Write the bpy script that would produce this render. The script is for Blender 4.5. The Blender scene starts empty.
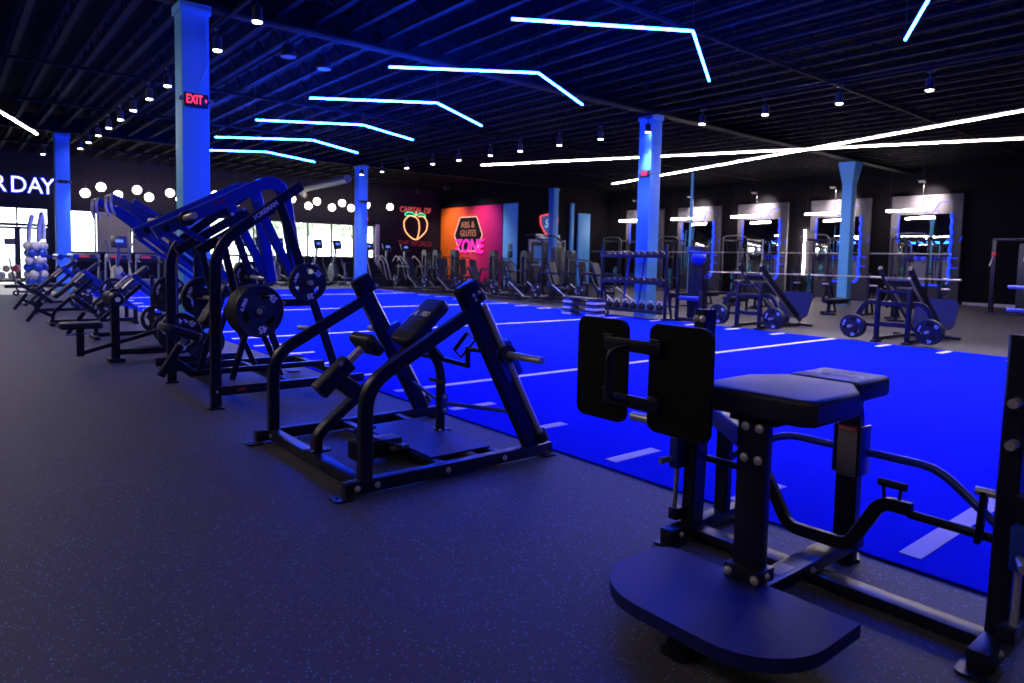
import bpy, bmesh, math, random
from mathutils import Vector as V, Matrix, Quaternion
random.seed(7)
S = bpy.context.scene
COL = S.collection
PI = math.pi

# ------------------------------------------------------------------ materials
def nt(name):
    m = bpy.data.materials.new(name); m.use_nodes = True
    t = m.node_tree; b = t.nodes['Principled BSDF']
    return m, t, b
def mat(name, col, rough=0.5, metal=0.0, spec=0.5, bump=0.0, bscale=60.0, var=0.0, sheen=0.0, coat=0.0):
    m, t, b = nt(name)
    b.inputs['Base Color'].default_value = (*col, 1)
    b.inputs['Roughness'].default_value = rough
    b.inputs['Metallic'].default_value = metal
    b.inputs['Specular IOR Level'].default_value = spec
    b.inputs['Coat Weight'].default_value = coat
    b.inputs['Sheen Weight'].default_value = sheen
    tc = t.nodes.new('ShaderNodeTexCoord')
    n = t.nodes.new('ShaderNodeTexNoise'); n.inputs['Scale'].default_value = bscale; n.inputs['Detail'].default_value = 3
    t.links.new(tc.outputs['Object'], n.inputs['Vector'])
    if var > 0:
        r = t.nodes.new('ShaderNodeMapRange'); r.inputs['To Min'].default_value = 1 - var; r.inputs['To Max'].default_value = 1 + var
        t.links.new(n.outputs['Fac'], r.inputs['Value'])
        mx = t.nodes.new('ShaderNodeVectorMath'); mx.operation = 'SCALE'; mx.inputs[0].default_value = col
        t.links.new(r.outputs['Result'], mx.inputs['Scale']); t.links.new(mx.outputs['Vector'], b.inputs['Base Color'])
    if bump > 0:
        bp = t.nodes.new('ShaderNodeBump'); bp.inputs['Strength'].default_value = bump; bp.inputs['Distance'].default_value = 0.002
        t.links.new(n.outputs['Fac'], bp.inputs['Height']); t.links.new(bp.outputs['Normal'], b.inputs['Normal'])
    return m
def emit(name, col, strength):
    m, t, b = nt(name)
    b.inputs['Base Color'].default_value = (0.02, 0.02, 0.02, 1)
    b.inputs['Emission Color'].default_value = (*col, 1); b.inputs['Emission Strength'].default_value = strength
    return m
M = {}
M['black'] = mat('black_powder_coat', (0.007, 0.0075, 0.024), 0.36, spec=0.45, bump=0.15, bscale=400, var=0.1)  # blue share of the black stands for blue LED light on upper faces
M['board'] = mat('black_board', (0.004, 0.004, 0.005), 0.6, spec=0.15, bump=0.1, bscale=200)
M['blue'] = mat('blue_enamel', (0.015, 0.045, 0.42), 0.35, coat=0.3, bscale=40, var=0.05)
M['vinyl'] = mat('black_vinyl', (0.016, 0.016, 0.036), 0.45, spec=0.38, bump=0.25, bscale=350, var=0.1)  # neutral black vinyl, with blue LED light mixed into its colour
M['rubber'] = mat('plate_rubber', (0.014, 0.014, 0.022), 0.55, bump=0.1, bscale=300, var=0.1)
M['chrome'] = mat('brushed_chrome', (0.72, 0.68, 0.66), 0.38, 0.75, bscale=200, var=0.05)
M['steel'] = mat('galvanised_steel', (0.45, 0.45, 0.46), 0.38, 1.0, bscale=150, var=0.1)
M['white'] = mat('white_print', (0.92, 0.91, 0.95), 0.5)
M['red'] = mat('red_plastic', (0.6, 0.02, 0.02), 0.4)
M['paper'] = mat('grey_label', (0.27, 0.25, 0.27), 0.5, var=0.2, bscale=90)
M['cyan'] = mat('blue_print', (0.03, 0.25, 0.6), 0.5)
M['teal'] = mat('teal_plastic', (0.02, 0.22, 0.34), 0.45)
M['wall'] = mat('black_wall_paint', (0.007, 0.0065, 0.009), 0.85, spec=0.1, bump=0.1, bscale=30, var=0.1)
M['wall_grey'] = mat('charcoal_wall_paint', (0.028, 0.024, 0.030), 0.85, spec=0.1, bump=0.1, bscale=30, var=0.1)
M['column'] = mat('sky_blue_paint', (0.13, 0.49, 0.98), 0.55, bump=0.05, bscale=20, var=0.05)
M['ceil'] = mat('black_ceiling_deck', (0.006, 0.006, 0.009), 0.9, spec=0.05, var=0.1, bscale=5)
M['joist'] = mat('black_steel_joist', (0.007, 0.007, 0.010), 0.75, spec=0.12, var=0.1, bscale=8)
M['duct'] = mat('grey_duct', (0.16, 0.15, 0.15), 0.5, 0.5, var=0.1, bscale=8)
M['mirror'] = mat('mirror_glass', (0.85, 0.87, 0.88), 0.02, 1.0)
M['frame_w'] = mat('white_trim', (0.5, 0.48, 0.55), 0.5)
M['frame_d'] = mat('dark_bronze_mullion', (0.02, 0.02, 0.022), 0.45)
M['balloon_w'] = mat('white_latex', (0.75, 0.74, 0.76), 0.35)
M['balloon_b'] = mat('blue_latex', (0.02, 0.08, 0.6), 0.3)
M['balloon_p'] = mat('pink_latex', (0.65, 0.08, 0.25), 0.3)
M['balloon_t'] = mat('teal_latex', (0.03, 0.25, 0.4), 0.3)
M['foil'] = mat('silver_foil', (0.8, 0.81, 0.85), 0.35, 0.85)
M['leaf'] = mat('pale_leaves', (0.70, 0.78, 0.64), 0.7, var=0.25, bscale=3)
M['bark'] = mat('bark', (0.15, 0.11, 0.08), 0.9)
M['tile'] = mat('light_tile', (0.42, 0.38, 0.36), 0.5, var=0.05, bscale=4)
M['pave'] = mat('pale_paving', (0.55, 0.54, 0.50), 0.9, var=0.1, bscale=2)
M['shade'] = mat('roller_shade_fabric', (0.55, 0.50, 0.46), 0.8, var=0.04, bscale=5)
M['step_grey'] = mat('grey_step_plastic', (0.55, 0.53, 0.62), 0.5)
M['shroud'] = mat('grey_shroud', (0.020, 0.026, 0.032), 0.4)
M['footgrey'] = mat('grey_foot_plate', (0.11, 0.095, 0.11), 0.6, bump=0.2, bscale=120)
M['silverp'] = mat('silver_paint', (0.16, 0.16, 0.18), 0.4, 0.4)
M['screen'] = emit('console_screen', (0.1, 0.2, 1.0), 1.2)
M['led_red'] = emit('console_red_leds', (1.0, 0.03, 0.05), 0.5)
M['led_blue'] = emit('blue_led_tube', (0.0035, 0.045, 1.0), 390.0)
M['led_white'] = emit('white_led_tube', (1.0, 0.84, 0.80), 108.0)
M['led_dim'] = emit('dimmed_white_led_tube', (1.0, 0.84, 0.80), 27.0)
M['led_strip'] = emit('blue_led_strip', (0.002, 0.035, 1.0), 2.2)
M['globe'] = emit('opal_globe', (1.0, 0.86, 0.82), 9.0)
M['spot'] = emit('spot_lens', (1.0, 0.90, 0.85), 14.0)
M['exit'] = emit('exit_letters', (1.0, 0.03, 0.08), 2.2)
M['neon_sign'] = emit('white_blue_letters', (0.75, 0.75, 1.0), 3.0)
M['neon_halo'] = emit('blue_letter_return', (0.02, 0.05, 1.0), 1.6)
M['neon_peach'] = emit('peach_neon', (1.0, 0.38, 0.16), 2.6)
M['neon_green'] = emit('green_neon', (0.03, 0.8, 0.4), 1.5)
M['neon_red'] = emit('red_neon_text', (0.9, 0.12, 0.12), 0.60)
M['neon_dimred'] = emit('dim_red_neon_text', (0.5, 0.04, 0.06), 0.22)
M['neon_orange'] = emit('orange_neon', (1.0, 0.45, 0.35), 1.4)
M['neon_ember'] = emit('dim_orange_letters', (1.0, 0.30, 0.18), 0.45)
M['sign_fill'] = emit('shield_fill', (0.06, 0.16, 0.6), 0.35)
M['neon_pink'] = emit('pink_neon', (1.0, 0.01, 0.45), 1.3)
M['neon_lilac'] = emit('lilac_letters', (0.5, 0.5, 0.75), 0.6)
M['sign_blue'] = emit('shield_letters', (0.25, 0.5, 1.0), 0.8)
M['sign_red'] = emit('shield_outline', (1.0, 0.08, 0.12), 0.9)

def floor_mat():
    m, t, b = nt('speckled_rubber_floor')
    tc = t.nodes.new('ShaderNodeTexCoord')
    v = t.nodes.new('ShaderNodeTexVoronoi'); v.inputs['Scale'].default_value = 85
    t.links.new(tc.outputs['Object'], v.inputs['Vector'])
    n = t.nodes.new('ShaderNodeTexNoise'); n.inputs['Scale'].default_value = 60; n.inputs['Detail'].default_value = 2
    t.links.new(tc.outputs['Object'], n.inputs['Vector'])
    # a speck where the distance to the cell centre is small and the cell's random value is high
    lt = t.nodes.new('ShaderNodeMath'); lt.operation = 'LESS_THAN'; lt.inputs[1].default_value = 0.26
    t.links.new(v.outputs['Distance'], lt.inputs[0])
    sep = t.nodes.new('ShaderNodeSeparateColor'); t.links.new(v.outputs['Color'], sep.inputs['Color'])
    gt = t.nodes.new('ShaderNodeMath'); gt.operation = 'GREATER_THAN'; gt.inputs[1].default_value = 0.74
    t.links.new(sep.outputs['Red'], gt.inputs[0])
    mu = t.nodes.new('ShaderNodeMath'); mu.operation = 'MULTIPLY'
    t.links.new(lt.outputs[0], mu.inputs[0]); t.links.new(gt.outputs[0], mu.inputs[1])
    n2 = t.nodes.new('ShaderNodeTexNoise'); n2.inputs['Scale'].default_value = 1.2; n2.inputs['Detail'].default_value = 4
    t.links.new(tc.outputs['Object'], n2.inputs['Vector'])
    base = t.nodes.new('ShaderNodeMix'); base.data_type = 'RGBA'
    base.inputs['A'].default_value = (0.050, 0.046, 0.062, 1); base.inputs['B'].default_value = (0.066, 0.060, 0.078, 1)
    t.links.new(n2.outputs['Fac'], base.inputs['Factor'])
    mx = t.nodes.new('ShaderNodeMix'); mx.data_type = 'RGBA'
    mx.inputs['B'].default_value = (0.13, 0.33, 0.58, 1)
    t.links.new(base.outputs['Result'], mx.inputs['A']); t.links.new(mu.outputs[0], mx.inputs['Factor'])
    t.links.new(mx.outputs['Result'], b.inputs['Base Color'])
    b.inputs['Roughness'].default_value = 0.62; b.inputs['Specular IOR Level'].default_value = 0.35
    bp = t.nodes.new('ShaderNodeBump'); bp.inputs['Strength'].default_value = 0.25; bp.inputs['Distance'].default_value = 0.003
    t.links.new(n.outputs['Fac'], bp.inputs['Height']); t.links.new(bp.outputs['Normal'], b.inputs['Normal'])
    return m
M['floor'] = floor_mat()
def turf_mat(name, col):
    m, t, b = nt(name)
    tc = t.nodes.new('ShaderNodeTexCoord')
    n = t.nodes.new('ShaderNodeTexNoise'); n.inputs['Scale'].default_value = 180; n.inputs['Detail'].default_value = 4
    t.links.new(tc.outputs['Object'], n.inputs['Vector'])
    r = t.nodes.new('ShaderNodeMapRange'); r.inputs['To Min'].default_value = 0.75; r.inputs['To Max'].default_value = 1.2
    t.links.new(n.outputs['Fac'], r.inputs['Value'])
    sc = t.nodes.new('ShaderNodeVectorMath'); sc.operation = 'SCALE'; sc.inputs[0].default_value = col
    t.links.new(r.outputs['Result'], sc.inputs['Scale']); t.links.new(sc.outputs['Vector'], b.inputs['Base Color'])
    b.inputs['Roughness'].default_value = 0.95; b.inputs['Specular IOR Level'].default_value = 0.02
    bp = t.nodes.new('ShaderNodeBump'); bp.inputs['Strength'].default_value = 0.8; bp.inputs['Distance'].default_value = 0.01
    t.links.new(n.outputs['Fac'], bp.inputs['Height']); t.links.new(bp.outputs['Normal'], b.inputs['Normal'])
    return m
M['turf'] = turf_mat('blue_turf', (0.001, 0.014, 0.80))
M['turf_line'] = turf_mat('white_turf_line', (0.95, 0.86, 0.94))
def tread_mat():
    m, t, b = nt('diamond_plate')
    b.inputs['Base Color'].default_value = (0.010, 0.014, 0.15, 1); b.inputs['Roughness'].default_value = 0.5; b.inputs['Specular IOR Level'].default_value = 0.35  # blue LED light is put into the dark plate's base colour
    tc = t.nodes.new('ShaderNodeTexCoord')
    mp = t.nodes.new('ShaderNodeMapping'); mp.inputs['Rotation'].default_value = (0, 0, PI/4); mp.inputs['Scale'].default_value = (34, 34, 34)
    t.links.new(tc.outputs['Object'], mp.inputs['Vector'])
    br = t.nodes.new('ShaderNodeTexBrick'); br.inputs['Scale'].default_value = 1.0; br.inputs['Mortar Size'].default_value = 0.12
    br.inputs['Color1'].default_value = (1, 1, 1, 1); br.inputs['Color2'].default_value = (1, 1, 1, 1); br.inputs['Mortar'].default_value = (0, 0, 0, 1)
    t.links.new(mp.outputs['Vector'], br.inputs['Vector'])
    bp = t.nodes.new('ShaderNodeBump'); bp.inputs['Strength'].default_value = 1.0; bp.inputs['Distance'].default_value = 0.012
    t.links.new(br.outputs['Color'], bp.inputs['Height']); t.links.new(bp.outputs['Normal'], b.inputs['Normal'])
    return m
M['tread'] = tread_mat()
def mural_mat():
    # orange to magenta printed mural with a fine honeycomb-like pattern (object Y runs along the wall)
    m, t, b = nt('orange_magenta_mural')
    tc = t.nodes.new('ShaderNodeTexCoord')
    sp = t.nodes.new('ShaderNodeSeparateXYZ'); t.links.new(tc.outputs['Object'], sp.inputs['Vector'])
    r = t.nodes.new('ShaderNodeMapRange'); r.inputs['From Min'].default_value = 2.9; r.inputs['From Max'].default_value = -2.9
    t.links.new(sp.outputs['Y'], r.inputs['Value'])
    cr = t.nodes.new('ShaderNodeValToRGB'); e = cr.color_ramp.elements
    e[0].position = 0.0; e[0].color = (0.95, 0.20, 0.01, 1); e[1].position = 1.0; e[1].color = (0.30, 0.01, 0.16, 1)
    x = e.new(0.35); x.color = (0.90, 0.10, 0.03, 1); x = e.new(0.65); x.color = (0.72, 0.02, 0.14, 1)
    t.links.new(r.outputs['Result'], cr.inputs['Fac'])
    br = t.nodes.new('ShaderNodeTexBrick'); br.inputs['Scale'].default_value = 1.0
    br.inputs['Brick Width'].default_value = 0.22; br.inputs['Row Height'].default_value = 0.12; br.inputs['Mortar Size'].default_value = 0.012
    br.inputs['Color1'].default_value = (1, 1, 1, 1); br.inputs['Color2'].default_value = (0.93, 0.93, 0.93, 1); br.inputs['Mortar'].default_value = (0.72, 0.72, 0.72, 1)
    cb = t.nodes.new('ShaderNodeCombineXYZ'); t.links.new(sp.outputs['Y'], cb.inputs['X']); t.links.new(sp.outputs['Z'], cb.inputs['Y'])
    t.links.new(cb.outputs['Vector'], br.inputs['Vector'])
    mx = t.nodes.new('ShaderNodeMix'); mx.data_type = 'RGBA'; mx.blend_type = 'MULTIPLY'; mx.inputs['Factor'].default_value = 1
    t.links.new(cr.outputs['Color'], mx.inputs['A']); t.links.new(br.outputs['Color'], mx.inputs['B'])
    t.links.new(mx.outputs['Result'], b.inputs['Base Color'])
    b.inputs['Roughness'].default_value = 0.8; b.inputs['Specular IOR Level'].default_value = 0.1
    return m
M['mural'] = mural_mat()
def shade_mat():
    m, t, b = nt('translucent_shade_cloth')
    out = t.nodes['Material Output']; b.inputs['Base Color'].default_value = (0.5, 0.45, 0.42, 1); b.inputs['Roughness'].default_value = 0.9
    tl = t.nodes.new('ShaderNodeBsdfTranslucent'); tl.inputs['Color'].default_value = (0.22, 0.19, 0.17, 1)
    ms = t.nodes.new('ShaderNodeMixShader'); ms.inputs['Fac'].default_value = 0.6
    t.links.new(b.outputs[0], ms.inputs[1]); t.links.new(tl.outputs[0], ms.inputs[2]); t.links.new(ms.outputs[0], out.inputs['Surface'])
    return m
M['shade'] = shade_mat()
def glass_mat():
    m, t, b = nt('clear_glass')
    out = t.nodes['Material Output']
    tr = t.nodes.new('ShaderNodeBsdfTransparent'); tr.inputs['Color'].default_value = (0.96, 0.98, 0.98, 1)
    gl = t.nodes.new('ShaderNodeBsdfGlossy'); gl.inputs['Roughness'].default_value = 0.02
    ms = t.nodes.new('ShaderNodeMixShader'); ms.inputs['Fac'].default_value = 0.06
    t.links.new(tr.outputs[0], ms.inputs[1]); t.links.new(gl.outputs[0], ms.inputs[2]); t.links.new(ms.outputs[0], out.inputs['Surface'])
    return m
M['glass'] = glass_mat()

# ------------------------------------------------------------------ mesh building
class MB:
    """collects shapes, given in room coordinates, into one mesh; off is the thing's own origin"""
    def __init__(s, off=(0, 0, 0)):
        s.bm = bmesh.new(); s.o = V(off)
    def box(s, c, size, rot=None, bev=0.004, seg=2):
        r = bmesh.ops.create_cube(s.bm, size=1.0)
        vs = r['verts']; R = rot if rot else Matrix.Identity(3); c = V(c) - s.o
        for v in vs:
            v.co = R @ V((v.co.x*size[0], v.co.y*size[1], v.co.z*size[2])) + c
        if bev > 0:
            es = list({e for v in vs for e in v.link_edges})
            bmesh.ops.bevel(s.bm, geom=es, offset=min(bev, min(size)*0.45), segments=seg, profile=0.5, affect='EDGES')
        return s
    def bx(s, x0, x1, y0, y1, z0, z1, bev=0.004, seg=2):
        return s.box(((x0+x1)/2, (y0+y1)/2, (z0+z1)/2), (abs(x1-x0), abs(y1-y0), abs(z1-z0)), None, bev, seg)
    def sweep(s, pts, w, h=None, side=(0, 1, 0), bend=0.0, n=8, k=6, cap=True):
        """rectangular (w along side, h across) or, with h None, round (radius w) tube along a polyline with filleted corners"""
        P = [V(p) - s.o for p in pts]
        if bend > 0 and len(P) > 2:
            Q = [P[0]]
            for i in range(1, len(P)-1):
                a, b, c = P[i-1], P[i], P[i+1]
                d1 = min(bend, (a-b).length*0.48); d2 = min(bend, (c-b).length*0.48)
                p0 = b + (a-b).normalized()*d1; p2 = b + (c-b).normalized()*d2
                for j in range(k+1):
                    t = j/k; Q.append(p0*(1-t)**2 + b*2*t*(1-t) + p2*t*t)
            Q.append(P[-1]); P = Q
        side = V(side)
        rings = []
        for i, p in enumerate(P):
            if i == 0: t = P[1]-p
            elif i == len(P)-1: t = p-P[i-1]
            else: t = (P[i+1]-p).normalized() + (p-P[i-1]).normalized()
            t.normalize()
            sd = side - t*side.dot(t)
            if sd.length < 1e-3: sd = V((1, 0, 0)) - t*t.x
            if sd.length < 1e-3: sd = V((0, 0, 1)) - t*t.z
            sd.normalize(); nn = t.cross(sd).normalized()
            if 0 < i < len(P)-1:
                co = max(0.3, (P[i+1]-p).normalized().dot(t)); 
            else: co = 1.0
            if h is None:
                prof = [(math.cos(2*PI*j/n)*w, math.sin(2*PI*j/n)*w) for j in range(n)]
            else:
                c = min(w, h)*0.12; a, b = w/2, h/2
                prof = [(a-c, -b), (a, -b+c), (a, b-c), (a-c, b), (-a+c, b), (-a, b-c), (-a, -b+c), (-a+c, -b)]
            bendn = V((0, 0, 0))
            rings.append([s.bm.verts.new(p + sd*x + nn*(y/co if h is not None else y)) for x, y in prof])
        m = len(rings[0])
        for i in range(len(rings)-1):
            A, B = rings[i], rings[i+1]
            for j in range(m):
                s.bm.faces.new((A[j], A[(j+1) % m], B[(j+1) % m], B[j]))
        if cap:
            s.bm.faces.new(list(reversed(rings[0]))); s.bm.faces.new(rings[-1])
        return s
    def cyl(s, p0, p1, r, r2=None, n=16):
        p0 = V(p0); p1 = V(p1); r2 = r if r2 is None else r2
        return s.rev(p0, p1-p0, [(0, 0), (0, r), ((p1-p0).length, r2), ((p1-p0).length, 0)], n)
    def rev(s, c, axis, prof, n=24):
        """lathe: prof is a list of (distance along axis, radius)"""
        c = V(c) - s.o; ax = V(axis).normalized()
        u = ax.orthogonal().normalized(); w = ax.cross(u)
        rings = []
        for d, r in prof:
            if r < 1e-6: rings.append([s.bm.verts.new(c + ax*d)])
            else: rings.append([s.bm.verts.new(c + ax*d + (u*math.cos(2*PI*j/n) + w*math.sin(2*PI*j/n))*r) for j in range(n)])
        for A, B in zip(rings, rings[1:]):
            for j in range(n):
                q = [A[j % len(A)], A[(j+1) % len(A)], B[(j+1) % len(B)], B[j % len(B)]]
                q2 = []
                for v in q:
                    if v not in q2: q2.append(v)
                if len(q2) >= 3: s.bm.faces.new(q2)
        return s
    def ball(s, c, r, sc=(1, 1, 1), n=14):
        R = bmesh.ops.create_uvsphere(s.bm, u_segments=n, v_segments=max(6, n//2+1), radius=r)
        c = V(c) - s.o
        for v in R['verts']: v.co = V((v.co.x*sc[0], v.co.y*sc[1], v.co.z*sc[2])) + c
        return s
    def prism(s, loops, fr, depth, bev=0.0):
        """flat outline with holes (lists of 2-D points) extruded; fr = (origin, axis u, axis v); extruded along u x v"""
        o, u, w = V(fr[0]) - s.o, V(fr[1]), V(fr[2]); nn = u.cross(w).normalized()
        es = []; vs = []
        for lp in loops:
            a = [s.bm.verts.new(o + u*x + w*y) for x, y in lp]; vs += a
            es += [s.bm.edges.new((a[i], a[(i+1) % len(a)])) for i in range(len(a))]
        if len(loops) == 1:
            fs = [s.bm.faces.new([v for v in vs])]
        else:
            r = bmesh.ops.triangle_fill(s.bm, use_beauty=True, use_dissolve=False, edges=es)
            fs = [g for g in r['geom'] if isinstance(g, bmesh.types.BMFace)]
        e = bmesh.ops.extrude_face_region(s.bm, geom=fs)
        for g in e['geom']:
            if isinstance(g, bmesh.types.BMVert): g.co += nn*depth
        return s
    def build(s, name, m, parent=None, smooth=35):
        bmesh.ops.recalc_face_normals(s.bm, faces=s.bm.faces)
        me = bpy.data.meshes.new(name); s.bm.to_mesh(me); s.bm.free()
        for x in (m if isinstance(m, (list, tuple)) else [m]): me.materials.append(M[x] if isinstance(x, str) else x)
        me.polygons.foreach_set('use_smooth', [True]*len(me.polygons))
        me.set_sharp_from_angle(angle=math.radians(smooth))
        o = bpy.data.objects.new(name, me); COL.objects.link(o)
        if parent: o.parent = parent
        else: o.location = s.o
        return o

def tag(o, label=None, cat=None, group=None, kind=None):
    if label: o['label'] = label
    if cat: o['category'] = cat
    if group: o['group'] = group
    if kind: o['kind'] = kind
    return o
def empty(name, loc, label=None, cat=None, group=None, rz=0.0):
    o = bpy.data.objects.new(name, None); COL.objects.link(o); o.empty_display_size = 0.2
    o.location = loc; o.rotation_euler = (0, 0, rz)
    return tag(o, label, cat, group)
def kids(o): return [c for c in bpy.data.objects if c.parent == o]
def copy_tree(o, parent=None, cache={}):
    c = o.copy(); COL.objects.link(c)
    if parent: c.parent = parent
    for ch in o.children: copy_tree(ch, c)
    return c
def dup(root, loc, label, rz=0.0, scale=None, group=None):
    c = copy_tree(root); c.location = loc; c.rotation_euler = (0, 0, rz); c['label'] = label
    if scale: c.scale = scale
    if group: c['group'] = group
    return c
def frame(u, w):
    """3x3 rotation whose local x runs along u and local y along w"""
    u = V(u).normalized(); w = V(w); w = (w - u*w.dot(u)).normalized(); n = u.cross(w)
    return Matrix((u, w, n)).transposed()
def text(name, body, size, loc, u, w, m, parent=None, ext=0.002, align='CENTER', sx=1.0, bold=0.0, shear=0.0):
    c = bpy.data.curves.new(name, 'FONT'); c.body = body; c.size = size; c.extrude = ext; c.align_x = align; c.align_y = 'CENTER'
    c.offset = bold; c.shear = shear; c.resolution_u = 3
    c.materials.append(M[m] if isinstance(m, str) else m)
    tmp = bpy.data.objects.new(name, c); me = bpy.data.meshes.new_from_object(tmp); bpy.data.objects.remove(tmp); bpy.data.curves.remove(c)
    me.name = name
    o = bpy.data.objects.new(name, me); COL.objects.link(o)
    o.matrix_basis = Matrix.Translation(V(loc) - (V(parent.location) if parent else V((0, 0, 0)))) @ frame(u, w).to_4x4() @ Matrix.Diagonal((sx, 1, 1, 1))
    if parent: o.parent = parent
    return o
def rrect(x0, x1, y0, y1, r, k=6):
    P = []
    for cx, cy, a in ((x1-r, y1-r, 0), (x0+r, y1-r, 90), (x0+r, y0+r, 180), (x1-r, y0+r, 270)):
        for j in range(k+1):
            t = math.radians(a + 90*j/k); P.append((cx + r*math.cos(t), cy + r*math.sin(t)))
    return P
def bolts(parent, off, pts, axis, r=0.012, m='chrome'):
    """each bolt head a part of its own"""
    first = None
    for p in pts:
        if first is None:
            b = MB(p); ax = V(axis).normalized()
            b.rev(p, ax, [(-0.004, 0), (-0.004, r*1.45), (0.002, r*1.45), (0.002, r), (0.008, r*0.9), (0.011, r*0.4), (0.011, 0)], 10)
            first = b.build('bolt', m, parent); first.location = V(p) - V(off); o = first
        else:
            o = first.copy(); COL.objects.link(o); o.location = V(p) - V(off)
# ------------------------------------------------------------------ camera
H = 1.4
f_px, pitch, roll, yaw, sh = 687.6, 0.06831, 0.02189, 0.69037, -35.8
fw = V((math.sin(yaw)*math.cos(pitch), math.cos(yaw)*math.cos(pitch), -math.sin(pitch)))
r0 = V((math.cos(yaw), -math.sin(yaw), 0)); u0 = r0.cross(fw)
rr = r0*math.cos(roll) + u0*math.sin(roll); uu = -r0*math.sin(roll) + u0*math.cos(roll)
cd = bpy.data.cameras.new('camera'); cam = bpy.data.objects.new('camera', cd); COL.objects.link(cam)
cam.matrix_world = Matrix.Translation((0, 0, H)) @ Matrix((rr, uu, -fw)).transposed().to_4x4()
cd.sensor_width = 36.0; cd.lens = f_px/1024*36.0; cd.shift_y = sh/1024; cd.clip_end = 300
cd.dof.use_dof = True; cd.dof.focus_distance = 4.6; cd.dof.aperture_fstop = 2.4
S.camera = cam
vs = S.view_settings
S.display_settings.display_device = 'sRGB'
vs.view_transform = 'Standard'; vs.look = 'None'; vs.gamma = 1.0; vs.use_curve_mapping = False
vs.exposure = 0.0
S.cycles.use_denoising = True
S.cycles.max_bounces = 6; S.cycles.diffuse_bounces = 3; S.cycles.glossy_bounces = 4; S.cycles.transparent_max_bounces = 8
S.cycles.sample_clamp_indirect = 4.0; S.cycles.caustics_reflective = False; S.cycles.caustics_refractive = False
w = bpy.data.worlds.new('daylight'); S.world = w; w.use_nodes = True
bg = w.node_tree.nodes['Background']; bg.inputs['Color'].default_value = (0.93, 0.98, 1.0, 1); bg.inputs['Strength'].default_value = 6.5

ORD = ['first', 'second', 'third', 'fourth', 'fifth', 'sixth', 'seventh', 'eighth', 'ninth', 'tenth', 'eleventh', 'twelfth', 'thirteenth', 'fourteenth', 'fifteenth', 'sixteenth', 'seventeenth', 'eighteenth', 'nineteenth', 'twentieth']
# ------------------------------------------------------------------ room shell
XL, XR, YF, YB, ZC = -4.0, 30.0, -6.0, 34.0, 5.75
XM, YM = 22.5, 26.9
def struct(o): return tag(o, kind='structure')
struct(MB().bx(XL, XR, YF, YB, -0.12, 0, 0).build('floor', 'floor'))
struct(MB((0, 29.6, 0)).bx(XL, 2.75, 25.3, YB-0.05, 0.0, 0.006, 0).build('floor_entrance_tile', 'tile'))
t = MB((8.4, 11.5, 0))
NE, F0, F1 = 3.42, 12.98, 14.02
def farx(y): return F0 + (F1-F0)*(y-3.0)/23.0
t.prism([[(NE-8.4, -4.5-11.5), (farx(-4.5)-8.4, -4.5-11.5), (farx(26.4)-8.4, 26.4-11.5), (NE-8.4, 26.4-11.5)]], ((8.4, 11.5, 0.001), (1, 0, 0), (0, 1, 0)), 0.011)
turf = t.build('floor_turf', 'turf'); struct(turf)
ln = MB((8.4, 11.5, 0))
LY = [-4.0, 1.25, 6.15, 11.36, 16.62, 22.6]
for y in LY: ln.bx(3.55, farx(y)-0.05, y-0.05, y+0.05, 0.0121, 0.0165, 0)
for a, b in zip(LY, LY[1:] + [26.8]):
    for k in range(1, 5):
        y = a + (b-a)*k/5 - (0.04 if a > 1 and a < 2 else 0)
        if y > 26.3: continue
        ln.bx(3.54, 4.03, y-0.048, y+0.048, 0.0121, 0.0165, 0)
        ln.bx(farx(y)-0.56, farx(y)-0.08, y-0.048, y+0.048, 0.0121, 0.0165, 0)
struct(ln.build('floor_turf_lines', 'turf_line'))
struct(MB().bx(XL, XR, YF, YB, ZC, ZC+0.15, 0).build('ceiling', 'ceil'))
# steel joists: top and bottom chord with web, each an object; shared mesh
jb = MB((0, 14, 5.2))
jb.bx(-0.05, 0.05, YF+0.02, YB-0.02, 5.20, 5.23, 0).bx(-0.05, 0.05, YF+0.02, YB-0.02, 5.55, 5.58, 0)
k = 0; y = YF + 0.3
while y < YB-0.6:
    jb.sweep([(0, y, 5.22), (0, y+0.4, 5.56)], 0.02, 0.02, (1, 0, 0)); jb.sweep([(0, y+0.4, 5.56), (0, y+0.8, 5.22)], 0.02, 0.02, (1, 0, 0)); y += 0.8
j0 = struct(jb.build('ceiling_joist', 'joist'))
x = -3.2; first = True
while x < 29.8:
    o = j0 if first else j0.copy()
    if not first: COL.objects.link(o)
    first = False; o.location = (x, 14, 5.2); x += 0.62
for y in (-3.7, 11.35, 26.35):
    b = MB((13, y, 5.1))
    b.bx(XL, XR, y-0.15, y+0.15, 5.10, 5.13, 0.005).bx(XL, XR, y-0.15, y+0.15, 5.55, 5.58, 0.005).bx(XL, XR, y-0.02, y+0.02, 5.12, 5.56, 0)
    struct(b.build('ceiling_beam', 'joist'))
for y in (2.0, 7.0, 17.0, 21.5, 30.0):
    struct(MB((13, y, 5.15)).bx(XL, XR, y-0.03, y+0.03, 5.12, 5.18, 0).build('ceiling_bridging_pipe', 'joist'))
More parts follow.
